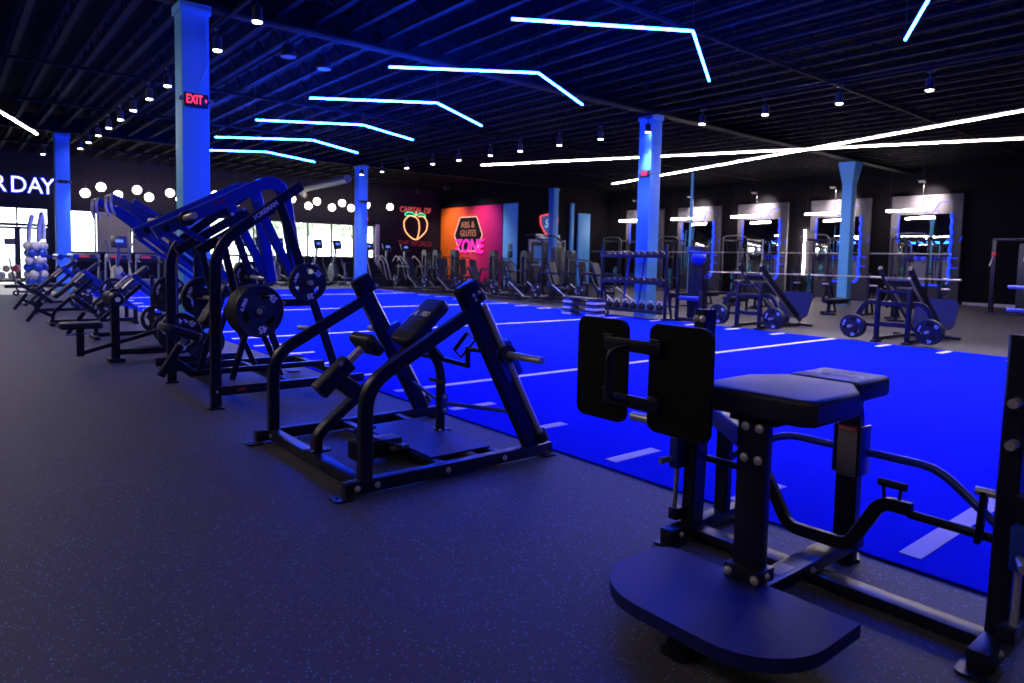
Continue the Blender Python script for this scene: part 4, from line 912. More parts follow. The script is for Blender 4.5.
# mural panel with hexagon sign; the wall faces -x, text reads towards -y
ym = 30.96
tag(MB((XM-0.03, ym, 2.15)).bx(XM-0.06, XM-0.002, 28.08, 33.84, 0.1, 4.22, 0.004).build('wall_mural', 'mural'), 'orange to magenta patterned wall panel behind the hexagon sign', 'wall panel')
yc, zc = 31.05, 2.72
e = empty('hexagon_sign', (XM-0.07, yc, zc), 'dark hexagon sign with glowing ABS & GLUTES ZONE lettering on the orange wall panel', 'neon sign')
hx = [(-0.78, 0.92), (0.78, 0.92), (1.32, -0.08), (0.80, -0.95), (-0.80, -0.95), (-1.32, -0.08)]
MB(e.location).prism([hx], ((XM-0.07, yc, zc), (0, -1, 0), (0, 0, 1)), 0.03).build('backing', 'wall', e)
P = [(XM-0.12, yc-a, zc+b) for a, b in hx]; P = [((P[0][0]+P[1][0])/2, (P[0][1]+P[1][1])/2, (P[0][2]+P[1][2])/2)] + P[1:] + [P[0], ((P[0][0]+P[1][0])/2, (P[0][1]+P[1][1])/2+0.001, (P[0][2]+P[1][2])/2)]
MB(e.location).sweep(P, 0.024, None, (1, 0, 0), 0.06).build('neon_outline', 'neon_orange', e)
text('lettering', 'ABS &', 0.50, (XM-0.12, yc+0.05, zc+0.48), (0, -1, 0), (0, 0, 1), 'neon_ember', e, 0.015, bold=-0.004)
text('lettering', 'GLUTES', 0.50, (XM-0.12, yc, zc+0.02), (0, -1, 0), (0, 0, 1), 'neon_ember', e, 0.015, sx=0.85, bold=-0.004)
text('lettering', 'ZONE', 1.05, (XM-0.14, yc-0.1, zc-0.72), (0, -1, 0), (0, 0, 1), 'neon_pink', e, 0.02, sx=0.92, bold=0.02, shear=0.12)
e = empty('wall_phone', (XM-0.06, 27.4, 1.75), 'small dark wall box with handset on the blue return beside the mural', 'wall box')
MB(e.location).bx(XM-0.12, XM-0.04, 27.28, 27.52, 1.85, 2.15, 0.02).build('box', 'silverp', e); MB(e.location).bx(XM-0.14, XM-0.04, 27.26, 27.54, 1.45, 1.8, 0.05).build('handset', 'black', e)
# shield sign with initials and lettering over a doorway
xs, zs = 24.55, 3.22
e = empty('shield_sign', (xs, YM-0.06, zs), 'glowing shield sign with red outline and initials, above the lilac door frame', 'sign')
shd = [(-0.62, 0.40), (0, 0.56), (0.62, 0.40), (0.58, 0.0), (0.32, -0.38), (0, -0.60), (-0.32, -0.38), (-0.58, 0.0)]
MB(e.location).prism([shd], ((xs, YM-0.03, zs), (1, 0, 0), (0, 0, 1)), 0.03).build('backing', 'sign_fill', e)
MB(e.location).sweep([(xs+a, YM-0.08, zs+b) for a, b in shd + shd[:2]], 0.05, None, (0, 1, 0), 0.05).build('outline', 'sign_red', e)
text('lettering', 'ST', 0.62, (xs, YM-0.07, zs+0.03), (1, 0, 0), (0, 0, 1), 'sign_blue', e, 0.015, sx=0.95, shear=0.2, bold=0.01)
text('lettering', 'STRENGTHS', 0.32, (xs, YM-0.03, 2.58), (1, 0, 0), (0, 0, 1), 'neon_lilac', e, 0.015, sx=0.98, bold=0.004)
d2 = MB((24.5, YM-0.04, 0)); d2.bx(23.2, 23.36, YM-0.08, YM-0.001, 0, 2.42, 0.005).bx(25.64, 25.8, YM-0.08, YM-0.001, 0, 2.42, 0.005).bx(23.36, 25.64, YM-0.08, YM-0.001, 2.28, 2.42, 0.005)
d2 = struct(d2.build('door_2', 'frame_w'))
dl = MB(d2.location).bx(23.37, 24.48, YM-0.05, YM-0.001, 0.01, 2.27, 0.004).bx(24.52, 25.63, YM-0.05, YM-0.001, 0.01, 2.27, 0.004).build('door_leaf', 'frame_d', d2)
MB(d2.location).bx(23.55, 24.30, YM-0.056, YM-0.05, 1.0, 2.1, 0).build('pane', 'column', dl)
MB(d2.location).cyl((24.42, YM-0.09, 1.0), (24.42, YM-0.09, 1.3), 0.015, None, 8).build('door_handle', 'chrome', dl)

# ------------------------------------------------------------------ balloons, scooter by the entrance
def balloon(x, y, z, r, m, label, group):
    q = MB((x, y, z)).ball((x, y, z), r, (1, 1, 1.06), 12).rev((x, y, z-r*1.05-0.012), (0, 0, 1), [(0, 0), (0, r*0.12), (0.02, 0.004)], 8)
    return tag(q.build('balloon', m), label, 'balloon', group)
ring = 0
for row in range(6):
    z = 0.16 + row*0.265; mm = 'balloon_b' if row % 2 == 0 else 'balloon_w'; cn = 'blue' if row % 2 == 0 else 'white'
    an = [PI/4 + k*PI/2 + row*0.45 for k in range(4)]
    by = sorted(an, key=lambda t: math.sin(t)); mid = sorted(by[1:3], key=lambda t: math.cos(t))
    for a, side in ((by[0], 'front'), (by[3], 'rear'), (mid[0], 'left'), (mid[1], 'right')):
        o = balloon(2.62 + 0.235*math.cos(a), 31.0 + 0.235*math.sin(a), z, 0.165, mm, '%s %s balloon in the %s layer from the floor of the balloon tower' % (side, cn, ORD[row]), 'balloons of the tower')
for x, s, l, h in ((2.50, '1', 'left', 0.86), (2.80, '4', 'right', 0.98)):
    e = empty('number_balloon', (x, 31, 1.66), '%s silver foil balloon standing on top of the balloon tower' % l, 'balloon', 'foil balloons')
    q = MB(e.location)
    q.sweep([(x-0.08, 31, 1.70), (x-0.06, 31, 1.70+h*0.5), (x+0.03, 31, 1.70+h)], 0.08, None, (0, 1, 0), 0.1, n=12)
    q.ball((x-0.08, 31, 1.70), 0.08).ball((x+0.03, 31, 1.70+h), 0.08)
    if s == '4': q.sweep([(x+0.06, 31.02, 1.72), (x+0.08, 31.02, 1.7+h*0.55), (x+0.06, 31.02, 1.7+h*0.95)], 0.075, None, (0, 1, 0), 0.1, n=12)
    q.build('foil_body', 'foil', e)
    MB(e.location).cyl((x, 31, 1.60), (x, 31, 1.66), 0.015, None, 8).build('neck', 'foil', e)
for k, (x, z, mm, cn) in enumerate(((1.05, 0.345, 'balloon_p', 'pink'), (1.22, 0.60, 'balloon_p', 'pink'), (1.52, 0.62, 'balloon_t', 'teal'), (1.82, 0.60, 'balloon_w', 'white'), (2.12, 0.61, 'balloon_p', 'pink'), (1.36, 0.345, 'balloon_w', 'white'), (1.67, 0.345, 'balloon_w', 'white'), (1.98, 0.345, 'balloon_w', 'white'))):
    balloon(x, 32.6, z, 0.138, mm, ('pink balloon at the left end of the low stand by the door' if k == 0 else '%s balloon in the upper row by the glass door, %s from the left' % (cn, ORD[k-1]) if k < 5 else '%s balloon in the lower row by the glass door, %s from the left' % (cn, ORD[k-5])), 'balloons by the door')
q = MB((1.5, 32.6, 0)).bx(0.85, 2.25, 32.45, 32.75, 0.16, 0.20, 0.01).bx(0.95, 1.0, 32.55, 32.65, 0.007, 0.16).bx(2.1, 2.15, 32.55, 32.65, 0.007, 0.16)
tag(q.build('low_stand', 'frame_w'), 'low white stand under the pink and white balloons by the door', 'stand')
e = empty('kick_scooter', (1.75, 24.6, 0), 'dark kick scooter with a thin T handlebar standing near the entrance', 'scooter')
MB(e.location).bx(1.62, 2.35, 24.53, 24.67, 0.10, 0.15, 0.01).build('deck', 'black', e)
MB(e.location).sweep([(2.32, 24.6, 0.13), (2.42, 24.6, 0.22), (1.62, 24.6, 1.05)] if False else [(1.68, 24.6, 0.13), (1.60, 24.6, 0.2), (1.45, 24.6, 1.08)], 0.022, None, (0, 1, 0), 0.05).build('stem', 'black', e)
MB(e.location).cyl((1.45, 24.38, 1.09), (1.45, 24.82, 1.09), 0.018, None, 8).build('handlebar', 'black', e)
for x in (1.58, 2.36): MB(e.location).rev((x, 24.57, 0.085), (0, 1, 0), [(0, 0.03), (0, 0.08), (0.06, 0.08), (0.06, 0.03)], 18).build('wheel', 'rubber', e)

# ------------------------------------------------------------------ cardio along the windows
def treadmill(x, y):
    r = empty('treadmill', (x, y, 0)); o = r.location
    MB(o).bx(x-0.36, x+0.36, y-1.05, y+0.85, 0.02, 0.20, 0.02).build('deck', 'black', r)
    MB(o).bx(x-0.25, x+0.25, y-1.03, y+0.60, 0.201, 0.212, 0.003).build('belt', 'rubber', r)
    MB(o).bx(x-0.33, x+0.33, y+0.45, y+0.86, 0.20, 0.34, 0.04).build('motor_hood', 'silverp', r)
    for s in (-1, 1):
        MB(o).sweep([(x+s*0.38, y+0.62, 0.12), (x+s*0.38, y+0.50, 1.16)], 0.05, 0.09, (1, 0, 0)).build('upright', 'silverp', r)
        MB(o).sweep([(x+s*0.38, y+0.50, 1.10), (x+s*0.36, y+0.35, 1.02), (x+s*0.36, y-0.05, 0.98)], 0.022, None, (1, 0, 0), 0.06).build('handrail', 'silverp', r)
    c = MB(o).box((x, y+0.48, 1.16), (0.82, 0.10, 0.20), Matrix.Rotation(-0.35, 3, 'X'), 0.03).build('console', 'silverp', r)
    MB(o).box((x, y+0.425, 1.155), (0.56, 0.02, 0.12), Matrix.Rotation(-0.35, 3, 'X'), 0.005).build('display', 'black', r)
    MB(o).box((x-0.08, y+0.410, 1.15), (0.30, 0.006, 0.05), Matrix.Rotation(-0.35, 3, 'X'), 0.0).build('red_readout', 'led_red', r)
    MB(o).bx(x-0.35, x+0.35, y+0.44, y+0.50, 0.96, 1.0).build('cross_bar', 'black', r)
    return r
tl = ['treadmill farthest left, half hidden by the pillar near the entrance', 'second treadmill from the left, just left of the tall console', 'treadmill directly behind the tall console machine', 'fourth treadmill from the left, under the hanging chrome grips', 'fifth treadmill from the left, behind the lat pulldown arms']
tm = treadmill(3.9, 28.0); tag(tm, tl[0], 'treadmill', 'treadmills facing the windows')
for i in range(1, 5): dup(tm, (3.9+0.98*i, 28.0, 0), tl[i])
def elliptical(x, y, hgt=1.8):
    r = empty('elliptical_trainer', (x, y, 0)); o = r.location
    MB(o).bx(x-0.06, x+0.06, y-0.9, y+0.75, 0.05, 0.14, 0.02).bx(x-0.32, x+0.32, y+0.6, y+0.72, 0.002, 0.06, 0.01).bx(x-0.32, x+0.32, y-0.85, y-0.73, 0.002, 0.06, 0.01).build('base', 'black', r)
    MB(o).rev((x-0.14, y+0.42, 0.48), (1, 0, 0), [(0, 0), (0, 0.34), (0.05, 0.40), (0.23, 0.40), (0.28, 0.34), (0.28, 0)], 24).build('flywheel_housing', 'silverp', r)
    MB(o).sweep([(x, y+0.35, 0.8), (x, y+0.15, 1.45), (x, y+0.02, hgt-0.10)], 0.09, 0.11, (1, 0, 0), 0.1).build('mast', 'silverp', r)
    MB(o).box((x, y-0.02, hgt-0.12), (0.48, 0.09, 0.40), Matrix.Rotation(-0.3, 3, 'X'), 0.03).build('console', 'black', r)
    MB(o).box((x, y-0.075, hgt-0.09), (0.22, 0.01, 0.10), Matrix.Rotation(-0.3, 3, 'X'), 0.004).build('display', 'screen', r)
    for s in (-1, 1):
        MB(o).sweep([(x+s*0.28, y-0.55, 0.40), (x+s*0.28, y+0.02, 0.95), (x+s*0.30, y+0.0, 1.42), (x+s*0.42, y-0.18, 1.72)], 0.022, None, (1, 0, 0), 0.10).build('moving_arm', 'silverp', r)
        MB(o).sweep([(x+s*0.20, y+0.42, 0.42), (x+s*0.20, y-0.75, 0.26)], 0.05, 0.06, (1, 0, 0)).build('pedal_arm', 'black', r)
        MB(o).bx(x+s*0.20-0.08, x+s*0.20+0.08, y-0.62, y-0.22, 0.30, 0.36, 0.02).build('pedal', 'rubber', r)
    return r
el = elliptical(4.49, 26.0, 1.79); tag(el, 'tall machine with a square blue screen in front of the treadmills', 'elliptical', 'elliptical trainers')
xs_ = [(7.84, 'just right of the near pillar'), (8.7, 'second right of the near pillar, seen between the machine frames'), (9.45, 'seen under the slanted arm with white name lettering'), (10.2, 'left of the bent blue arms, by the rounded flywheel'), (11.0, 'behind the bent blue arms'), (12.76, 'left of a pair with angled arms before the bright window'), (13.66, 'right of a pair with angled arms, left of the mid pillar')]
for x, l in xs_: dup(el, (x*30.2/29, 30.2, 0), 'dark elliptical %s' % l, 0, (0.86, 1, 1.12))
def climber(x, y):
    r = empty('stair_climber', (x, y, 0)); o = r.location
    MB(o).prism([[(-0.9, 0.02), (0.6, 0.02), (0.6, 0.9), (0.35, 1.05), (-0.25, 0.62), (-0.9, 0.25)]], ((x-0.38, y, 0), (0, 1, 0), (0, 0, 1)), 0.76).build('body', 'black', r)
    for k in range(3): MB(o).bx(x-0.3, x+0.3, y-0.78+0.3*k, y-0.5+0.3*k, 0.30+0.19*k+0.02, 0.34+0.19*k+0.02, 0.005).build('step', 'rubber', r)
    for s in (-1, 1): MB(o).sweep([(x+s*0.4, y-0.75, 0.3), (x+s*0.4, y-0.35, 1.15), (x+s*0.4, y+0.2, 1.45), (x+s*0.38, y+0.45, 1.15)], 0.025, None, (1, 0, 0), 0.15).build('handrail', 'chrome', r)
    MB(o).sweep([(x, y+0.45, 0.95), (x, y+0.38, 1.75)], 0.1, 0.1, (1, 0, 0)).build('mast', 'silverp', r)
    MB(o).box((x, y+0.33, 1.82), (0.5, 0.1, 0.36), Matrix.Rotation(-0.3, 3, 'X'), 0.03).build('console', 'black', r)
    MB(o).box((x, y+0.275, 1.84), (0.2, 0.01, 0.1), Matrix.Rotation(-0.3, 3, 'X'), 0.003).build('display', 'screen', r)
    return r
cl = climber(15.4, 29.0); tag(cl, 'stair climber with silver rails, first right of the mid pillar', 'stair climber', 'stair climbers')
dup(cl, (16.4, 29.0, 0), 'middle stair climber, between the mid pillar and the peach sign'); dup(cl, (17.4, 29.0, 0), 'stair climber nearest the peach sign')
e = empty('preacher_stand', (14.2, 26.9, 0), 'pale slim metal stand at the turf end in front of the mid pillar', 'stand')
MB(e.location).bx(13.72, 13.76, 26.88, 26.92, 0.02, 1.05).bx(13.0, 13.04, 26.88, 26.92, 0.02, 1.05).bx(12.9, 13.86, 26.87, 26.93, 0.40, 0.45).bx(12.95, 13.10, 26.7, 27.1, 0.001, 0.03).bx(13.66, 13.82, 26.7, 27.1, 0.001, 0.03).build('stand_frame', 'silverp', e)
MB(e.location).bx(12.95, 13.8, 26.85, 26.95, 1.05, 1.10, 0.01).build('top_rail', 'rubber', e)

# ------------------------------------------------------------------ plate-loaded seats along the far edge of the turf
def seat_press(x, y):
    r = empty('plate_loaded_press', (x, y, 0)); o = r.location
    for s in (-1, 1): MB(o).bx(x+s*0.55-0.035, x+s*0.55+0.035, y-0.75, y+0.85, 0.03, 0.10).build('base_rail', 'black', r)
    MB(o).bx(x-0.5, x+0.5, y-0.72, y-0.64, 0.03, 0.09).build('cross_beam', 'black', r); MB(o).bx(x-0.5, x+0.5, y+0.7, y+0.78, 0.03, 0.09).build('cross_beam', 'black', r)
    MB(o).sweep([(x, y-0.6, 0.08), (x, y-0.1, 0.38), (x, y+0.35, 0.40), (x, y+0.75, 1.05)], 0.07, 0.07, (1, 0, 0), 0.15).build('spine', 'black', r)
    slanted_pad('seat_pad', o, (x, y+0.0, 0.50), (0, 1, 0.08), (1, 0, 0), 0.46, 0.40, -0.08, r, 0.06)
    slanted_pad('back_pad', o, (x, y+0.30, 0.95), V((0, 0.42, 0.90)), (1, 0, 0), 0.85, 0.30, -0.08, r, 0.06)
    for s in (-1, 1):
        MB(o).sweep([(x+s*0.45, y+0.8, 0.10), (x+s*0.45, y+0.55, 1.0), (x+s*0.40, y-0.25, 0.95)], 0.06, 0.07, (1, 0, 0), 0.15).build('lever_arm', 'black', r)
        MB(o).sweep([(x+s*0.42, y-0.9, 0.12), (x+s*0.42, y-0.05, 0.60)], 0.022, None, (1, 0, 0), n=10).build('guide_rod', 'chrome', r)
        MB(o).cyl((x+s*0.60, y-0.95, 0.16), (x+s*0.2, y-0.95, 0.12), 0.022, None, 10).build('foot_bar', 'chrome', r)
        MB(o).cyl((x+s*0.47, y+0.45, 0.40), (x+s*0.80, y+0.45, 0.40), 0.025, None, 10).build('weight_horn', 'chrome', r)
    return r
YP = [25.3, 23.0, 20.7, 18.5, 16.3, 14.3]
wl = ['below the peach sign', 'just left of the orange mural', 'in front of the hexagon sign', 'at the right end of the mural', 'below the shield sign', 'behind the stack of step platforms']
sp0 = seat_press(15.5, YP[0]); tag(sp0, 'plate-loaded press seat by the turf, ' + wl[0], 'gym machine', 'plate-loaded presses along the far turf edge')
for y, l in zip(YP[1:], wl[1:]): dup(sp0, (15.5, y, 0), 'plate-loaded press seat by the turf, ' + l)
for y, l in zip(YP, wl):
    for k in range(2):
        plate(P45, (14.86-0.045*k, y+0.45, 0.40), '%s plate on the turf side of the press %s' % ('inner' if k == 0 else 'outer', l), 'plates on the far presses', rz=-PI/2)
    plate(P45, (16.15, y+0.45, 0.40), 'plate on the far side of the press ' + l, 'plates on the far presses', rz=-PI/2)
# ------------------------------------------------------------------ weight-stack machines behind them
def stack_machine(x, y):
    r = empty('weight_stack_machine', (x, y, 0)); o = r.location
    q = MB(o); sh = rrect(-0.21, 0.21, 0.06, 1.75, 0.17, 7); inn = rrect(-0.11, 0.11, 0.35, 1.50, 0.1, 5)
    q.prism([sh, inn], ((x-0.12, y, 0), (0, -1, 0), (0, 0, 1)), -0.24).build('shroud', 'shroud', r)
    MB(o).bx(x-0.06, x+0.06, y-0.12, y+0.12, 0.2, 0.75, 0.005).build('weight_stack', 'black', r)
    for s in (-1, 1): MB(o).cyl((x, y+s*0.07, 0.2), (x, y+s*0.07, 1.55), 0.012, None, 8).build('guide_rod', 'chrome', r)
    MB(o).bx(x-0.3, x+0.3, y-0.3, y+0.3, 0.0, 0.06, 0.01).bx(x-0.05, x+0.05, y-1.4, y-0.28, 0.02, 0.09).build('base', 'black', r)
    MB(o).bx(x-0.3, x+0.3, y-1.4, y-1.32, 0.0, 0.07, 0.01).bx(x-0.04, x+0.04, y-0.95, y-0.87, 0.09, 0.5).bx(x-0.04, x+0.04, y-0.66, y-0.58, 0.09, 1.0).build('seat_post', 'black', r)
    slanted_pad('seat_pad', o, (x, y-0.95, 0.56), (0, 1, 0), (1, 0, 0), 0.45, 0.42, -0.08, r, 0.07)
    slanted_pad('back_pad', o, (x, y-0.70, 0.98), (0, 0.12, 1), (1, 0, 0), 0.75, 0.32, -0.08, r, 0.07)
    for s in (-1, 1): MB(o).sweep([(x+s*0.1, y-0.3, 1.42), (x+s*0.45, y-0.55, 1.38), (x+s*0.45, y-1.05, 1.05)], 0.025, None, (0, 0, 1), 0.12).build('press_arm', 'black', r)
    return r
sl = [(18.5, 28.2, 'at the left edge of the orange mural'), (18.3, 26.4, 'with a pale shroud before the left part of the mural'), (19.0, 24.35, 'before the right edge of the mural'), (18.6, 21.7, 'with a pale front below the shield sign'), (18.0, 18.45, 'before the wide blue pilaster'), (19.0, 30.0, 'below the peach sign')]
st0 = stack_machine(sl[0][0], sl[0][1]); tag(st0, 'weight-stack machine ' + sl[0][2], 'gym machine', 'weight-stack machines in the back')
for x, y, l in sl[1:]: dup(st0, (x, y, 0), 'weight-stack machine ' + l)
# assisted dip tower
X, Y = 16.95, 18.25; r = empty('assisted_dip_tower', (X, Y, 0), 'tall assisted pull-up tower with curved top arms before the lilac door frame', 'gym machine'); o = r.location
for s in (-1, 1):
    MB(o).bx(X+s*0.5-0.04, X+s*0.5+0.04, Y-0.04, Y+0.04, 0.06, 2.05).build('upright', 'black', r)
    MB(o).sweep([(X+s*0.5, Y, 2.0), (X+s*0.5, Y+0.5, 2.28), (X+s*0.45, Y+1.0, 2.28)], 0.03, None, (1, 0, 0), 0.2).build('top_arm', 'black', r)
    MB(o).sweep([(X+s*0.5, Y, 1.2), (X+s*0.4, Y+0.7, 1.2)], 0.025, None, (0, 0, 1)).build('dip_bar', 'chrome', r)
MB(o).bx(X-0.25, X+0.25, Y-0.35, Y-0.05, 0.06, 1.85, 0.06).build('shroud', 'shroud', r)
MB(o).bx(X-0.6, X+0.6, Y-0.4, Y+1.1, 0.0, 0.06, 0.01).build('base', 'black', r)
slanted_pad('knee_pad', o, (X, Y+0.45, 0.7), (0, 1, 0), (1, 0, 0), 0.4, 0.5, -0.08, r, 0.06)
# ------------------------------------------------------------------ step platforms
def step(x, y, z):
    r = empty('step_platform', (x, y, z)); o = r.location
    MB(o).bx(x-0.2, x+0.2, y-0.6, y+0.6, z+0.10, z+0.15, 0.02).build('deck', 'rubber', r)
    for s in (-1, 1):
        MB(o).bx(x-0.19, x+0.19, y+s*0.42-0.16, y+s*0.42+0.16, z+0.0, z+0.05, 0.012).build('riser', 'step_grey', r)
        MB(o).bx(x-0.17, x+0.17, y+s*0.42-0.13, y+s*0.42+0.13, z+0.05, z+0.10, 0.01).build('riser_block', 'blue', r)
    return r
s0 = step(12.45, 12.25, 0.013); tag(s0, 'grey and black step platform at the bottom of the stack on the turf', 'step platform', 'stacked step platforms')
dup(s0, (12.45, 12.25, 0.164), 'grey and black step platform in the middle of the stack on the turf')
dup(s0, (12.45, 12.23, 0.315), 'grey and black step platform on top of the stack on the turf')
# ------------------------------------------------------------------ dumbbell rack with dumbbells and kettlebells
Yr, Xr = 11.25, 13.30
r = empty('dumbbell_rack', (Xr, Yr, 0), 'three-tier dark dumbbell rack standing before the pillar at the turf edge', 'weight rack'); o = r.location
for s in (-1, 1):
    MB(o).bx(Xr-0.18, Xr-0.12, Yr+s*1.02-0.03, Yr+s*1.02+0.03, 0.05, 1.82).build('upright', 'black', r)
    MB(o).bx(Xr-0.25, Xr+0.12, Yr+s*1.02-0.035, Yr+s*1.02+0.035, 0.0, 0.05).build('foot', 'black', r)
    MB(o).sweep([(Xr+0.11, Yr+s*1.02, 0.03), (Xr-0.13, Yr+s*1.02, 1.0)], 0.05, 0.05, (0, 1, 0)).build('brace', 'black', r)
for z in (0.20, 0.90, 1.54):
    MB(o).bx(Xr-0.24, Xr+0.10, Yr-1.02, Yr+1.02, z-0.03, z, 0.004).bx(Xr-0.26, Xr-0.235, Yr-1.02, Yr+1.02, z-0.05, z+0.04, 0.004).build('shelf', 'black', r)
for y in (0.55, 0.05): MB(o).sweep([(Xr+0.13, Yr+y, 0.15), (Xr+0.20, Yr+y-0.12, 1.5)], 0.05, 0.04, (0, 1, 0)).build('back_strut', 'blue', r)
def dumbbell(x, y, z, s):
    e = empty('dumbbell', (x, y, z)); o = e.location
    MB(o).cyl((x-0.1, y, z), (x+0.1, y, z), 0.016, None, 10).build('handle', 'chrome', e)
    for sg in (-1, 1):
        MB(o).rev((x+sg*0.055, y, z), (sg, 0, 0), [(0, 0), (0, 0.05*s), (0.012, 0.06*s), (0.085, 0.06*s), (0.1, 0.045*s), (0.1, 0)], 6).build('hex_head', 'rubber', e)
    return e
first = True
for sh_, z in (('top', 1.54), ('middle', 0.90)):
    for k in range(10):
        sc = 0.82 + 0.028*k
        if first: db = dumbbell(Xr-0.06, 0, 0, 1.0); q = db; first = False
        else: q = copy_tree(db)
        q.location = (Xr-0.06, Yr+0.88-0.195*k, z+0.056*sc+0.002); q.scale = (sc, sc, sc)
        tag(q, 'dark hex dumbbell, %s from the left on the %s shelf of the rack' % (ORD[k], sh_), 'dumbbell', 'dumbbells on the %s shelf' % sh_)
def kettle():
    e = empty('kettlebell', (0, 0, 0))
    MB().ball((0, 0, 0.095), 0.095, (1, 1, 0.95), 16).cyl((0, 0, 0.0), (0, 0, 0.03), 0.07, None, 16).build('bell', 'rubber', e)
    MB().sweep([(0, -0.06, 0.15), (0, -0.075, 0.24), (0, 0.075, 0.24), (0, 0.06, 0.15)], 0.015, None, (1, 0, 0), 0.06, n=10, k=6).build('handle', 'chrome', e)
    return e
kb = kettle()
for k in range(7):
    q = kb if k == 0 else copy_tree(kb)
    q.location = (Xr-0.08, Yr+0.82-0.27*k, 0.203)
    tag(q, 'kettlebell %s from the left on the bottom shelf of the rack' % ORD[k], 'kettlebell', 'kettlebells on the bottom shelf')
# ------------------------------------------------------------------ pulley tower at the rack's right end
X, Y = 13.9, 9.75; r = empty('pulley_tower', (X, Y, 0), 'tall weight-stack pulley tower with blue seat roller, right beside the dumbbell rack', 'gym machine'); o = r.location
MB(o).bx(X-0.1, X+0.2, Y-0.06, Y+0.36, 0.06, 1.80, 0.05).build('shroud', 'black', r)
MB(o).bx(X-0.115, X-0.1, Y+0.04, Y+0.26, 0.5, 1.6, 0.004).build('shroud_panel', 'shroud', r)
for y in (Y+0.38, Y-0.28): MB(o).bx(X-0.46, X-0.39, y-0.035, y+0.035, 0.02, 1.52 if y > Y else 0.75).build('upright', 'black', r)
MB(o).bx(X-0.55, X+0.3, Y+0.34, Y+0.42, 0.0, 0.05).bx(X-0.55, X-0.3, Y-0.35, Y-0.2, 0.0, 0.05).bx(X-0.45, X-0.40, Y-0.28, Y+0.38, 0.03, 0.1).build('base', 'black', r)
MB(o).rev((X-0.42, Y-0.25, 0.56), (0, 1, 0), [(0, 0), (0, 0.04), (0.02, 0.055), (0.56, 0.055), (0.58, 0.04), (0.58, 0)], 16).build('roller', 'blue', r)
MB(o).ball((X-0.2, Y-0.02, 1.50), 0.22, (0.6, 0.95, 0.75), 16).build('cam_cover', 'blue', r)
MB(o).sweep([(X-0.1, Y+0.3, 1.62), (X-0.35, Y+0.2, 1.66), (X-0.35, Y-0.42, 1.62)], 0.025, None, (0, 0, 1), 0.1).build('pulley_arm', 'blue', r)
MB(o).cyl((X-0.35, Y-0.38, 1.62), (X-0.35, Y-0.38, 1.15), 0.006, None, 6).build('cable', 'black', r)
MB(o).sweep([(X-0.35, Y-0.46, 1.05), (X-0.35, Y-0.38, 1.16), (X-0.35, Y-0.30, 1.05), (X-0.35, Y-0.46, 1.05)], 0.015, None, (1, 0, 0)).build('handle', 'blue', r)
# ------------------------------------------------------------------ two leg press sleds facing the turf
def leg_press(x, y):
    r = empty('leg_press', (x, y, 0)); o = r.location
    for s in (-1, 1):
        MB(o).bx(x-0.04, x+0.04, y+s*0.27-0.035, y+s*0.27+0.035, 0.04, 1.0).build('front_post', 'black', r)
        MB(o).bx(x-0.12, x+0.12, y+s*0.27-0.06, y+s*0.27+0.06, 0.0, 0.04, 0.008).build('foot', 'black', r)
        MB(o).sweep([(x+0.05, y+s*0.31, 0.74), (x+0.05, y+s*0.52, 0.74), (x+0.05, y+s*0.68, 0.40)], 0.06, 0.08, (1, 0, 0), 0.2).build('side_fender', 'black', r)
        MB(o).sweep([(x-0.02, y+s*0.26, 1.38), (x+0.25, y+s*0.26, 1.15), (x+1.75, y+s*0.26, 0.14)], 0.07, 0.09, (0, 1, 0), 0.1).build('guide_rail', 'black', r)
        MB(o).sweep([(x+0.1, y+s*0.20, 1.20), (x+1.6, y+s*0.20, 0.20)], 0.022, None, (0, 1, 0), n=10).build('guide_rod', 'chrome', r)
        MB(o).cyl((x+0.05, y+s*0.66, 0.27), (x-0.30, y+s*0.66, 0.27), 0.025, None, 12).build('weight_horn', 'chrome', r)
        MB(o).bx(x+0.0, x+0.06, y+s*0.66-0.04, y+s*0.66+0.04, 0.22, 0.46).build('horn_plate', 'black', r)
        MB(o).bx(x, x+1.95, y+s*0.31-0.03, y+s*0.31+0.03, 0.02, 0.08).build('base_rail', 'black', r)
    MB(o).bx(x-0.03, x+0.05, y-0.235, y+0.235, 0.68, 0.76).build('cross_beam', 'black', r); MB(o).bx(x-0.03, x+0.05, y-0.235, y+0.235, 0.30, 0.38).build('cross_beam', 'black', r)
    MB(o).bx(x-0.03, x+0.03, y-0.235, y+0.235, 0.92, 0.97).build('top_beam', 'black', r)
    
    for s in (-1, 1): MB(o).box((x+0.015, y+s*0.465, 0.31), (0.07, 0.31, 0.06)).build('horn_beam', 'black', r)
    slanted_pad('back_pad', o, (x+0.62, y, 0.84), V((0.83, 0, -0.55)), (0, 1, 0), 0.5, 0.32, -0.08, r, 0.06)
    slanted_pad('shoulder_pad', o, (x+0.20, y, 1.08), V((0.83, 0, -0.55)), (0, 1, 0), 0.2, 0.40, -0.10, r, 0.05)
    q = MB(o); u = V((0.45, 0, 0.89)).normalized()
    q.prism([rrect(-0.33, 0.33, -0.38, 0.38, 0.12, 5)], (V((x+1.75, y-0.1, 0.48)), u, V((0, 1, 0))), 0.02); q.build('foot_plate', 'footgrey', r)
    MB(o).sweep([(x+1.62, y, 0.09), (x+1.80, y, 0.45)], 0.08, 0.06, (0, 1, 0)).build('foot_plate_support', 'black', r)
    MB(o).bx(x+1.6, x+1.68, y-0.6, y+0.6, 0.02, 0.07).build('rear_foot', 'black', r)
    return r
lp = leg_press(13.42, 8.20); tag(lp, 'leg press sled left of the bench pads, nearer the dumbbell rack', 'gym machine', 'leg press sleds at the turf edge')
lp2 = dup(lp, (13.42, 5.26, 0), 'leg press sled farther right, with a wide grey foot plate showing')
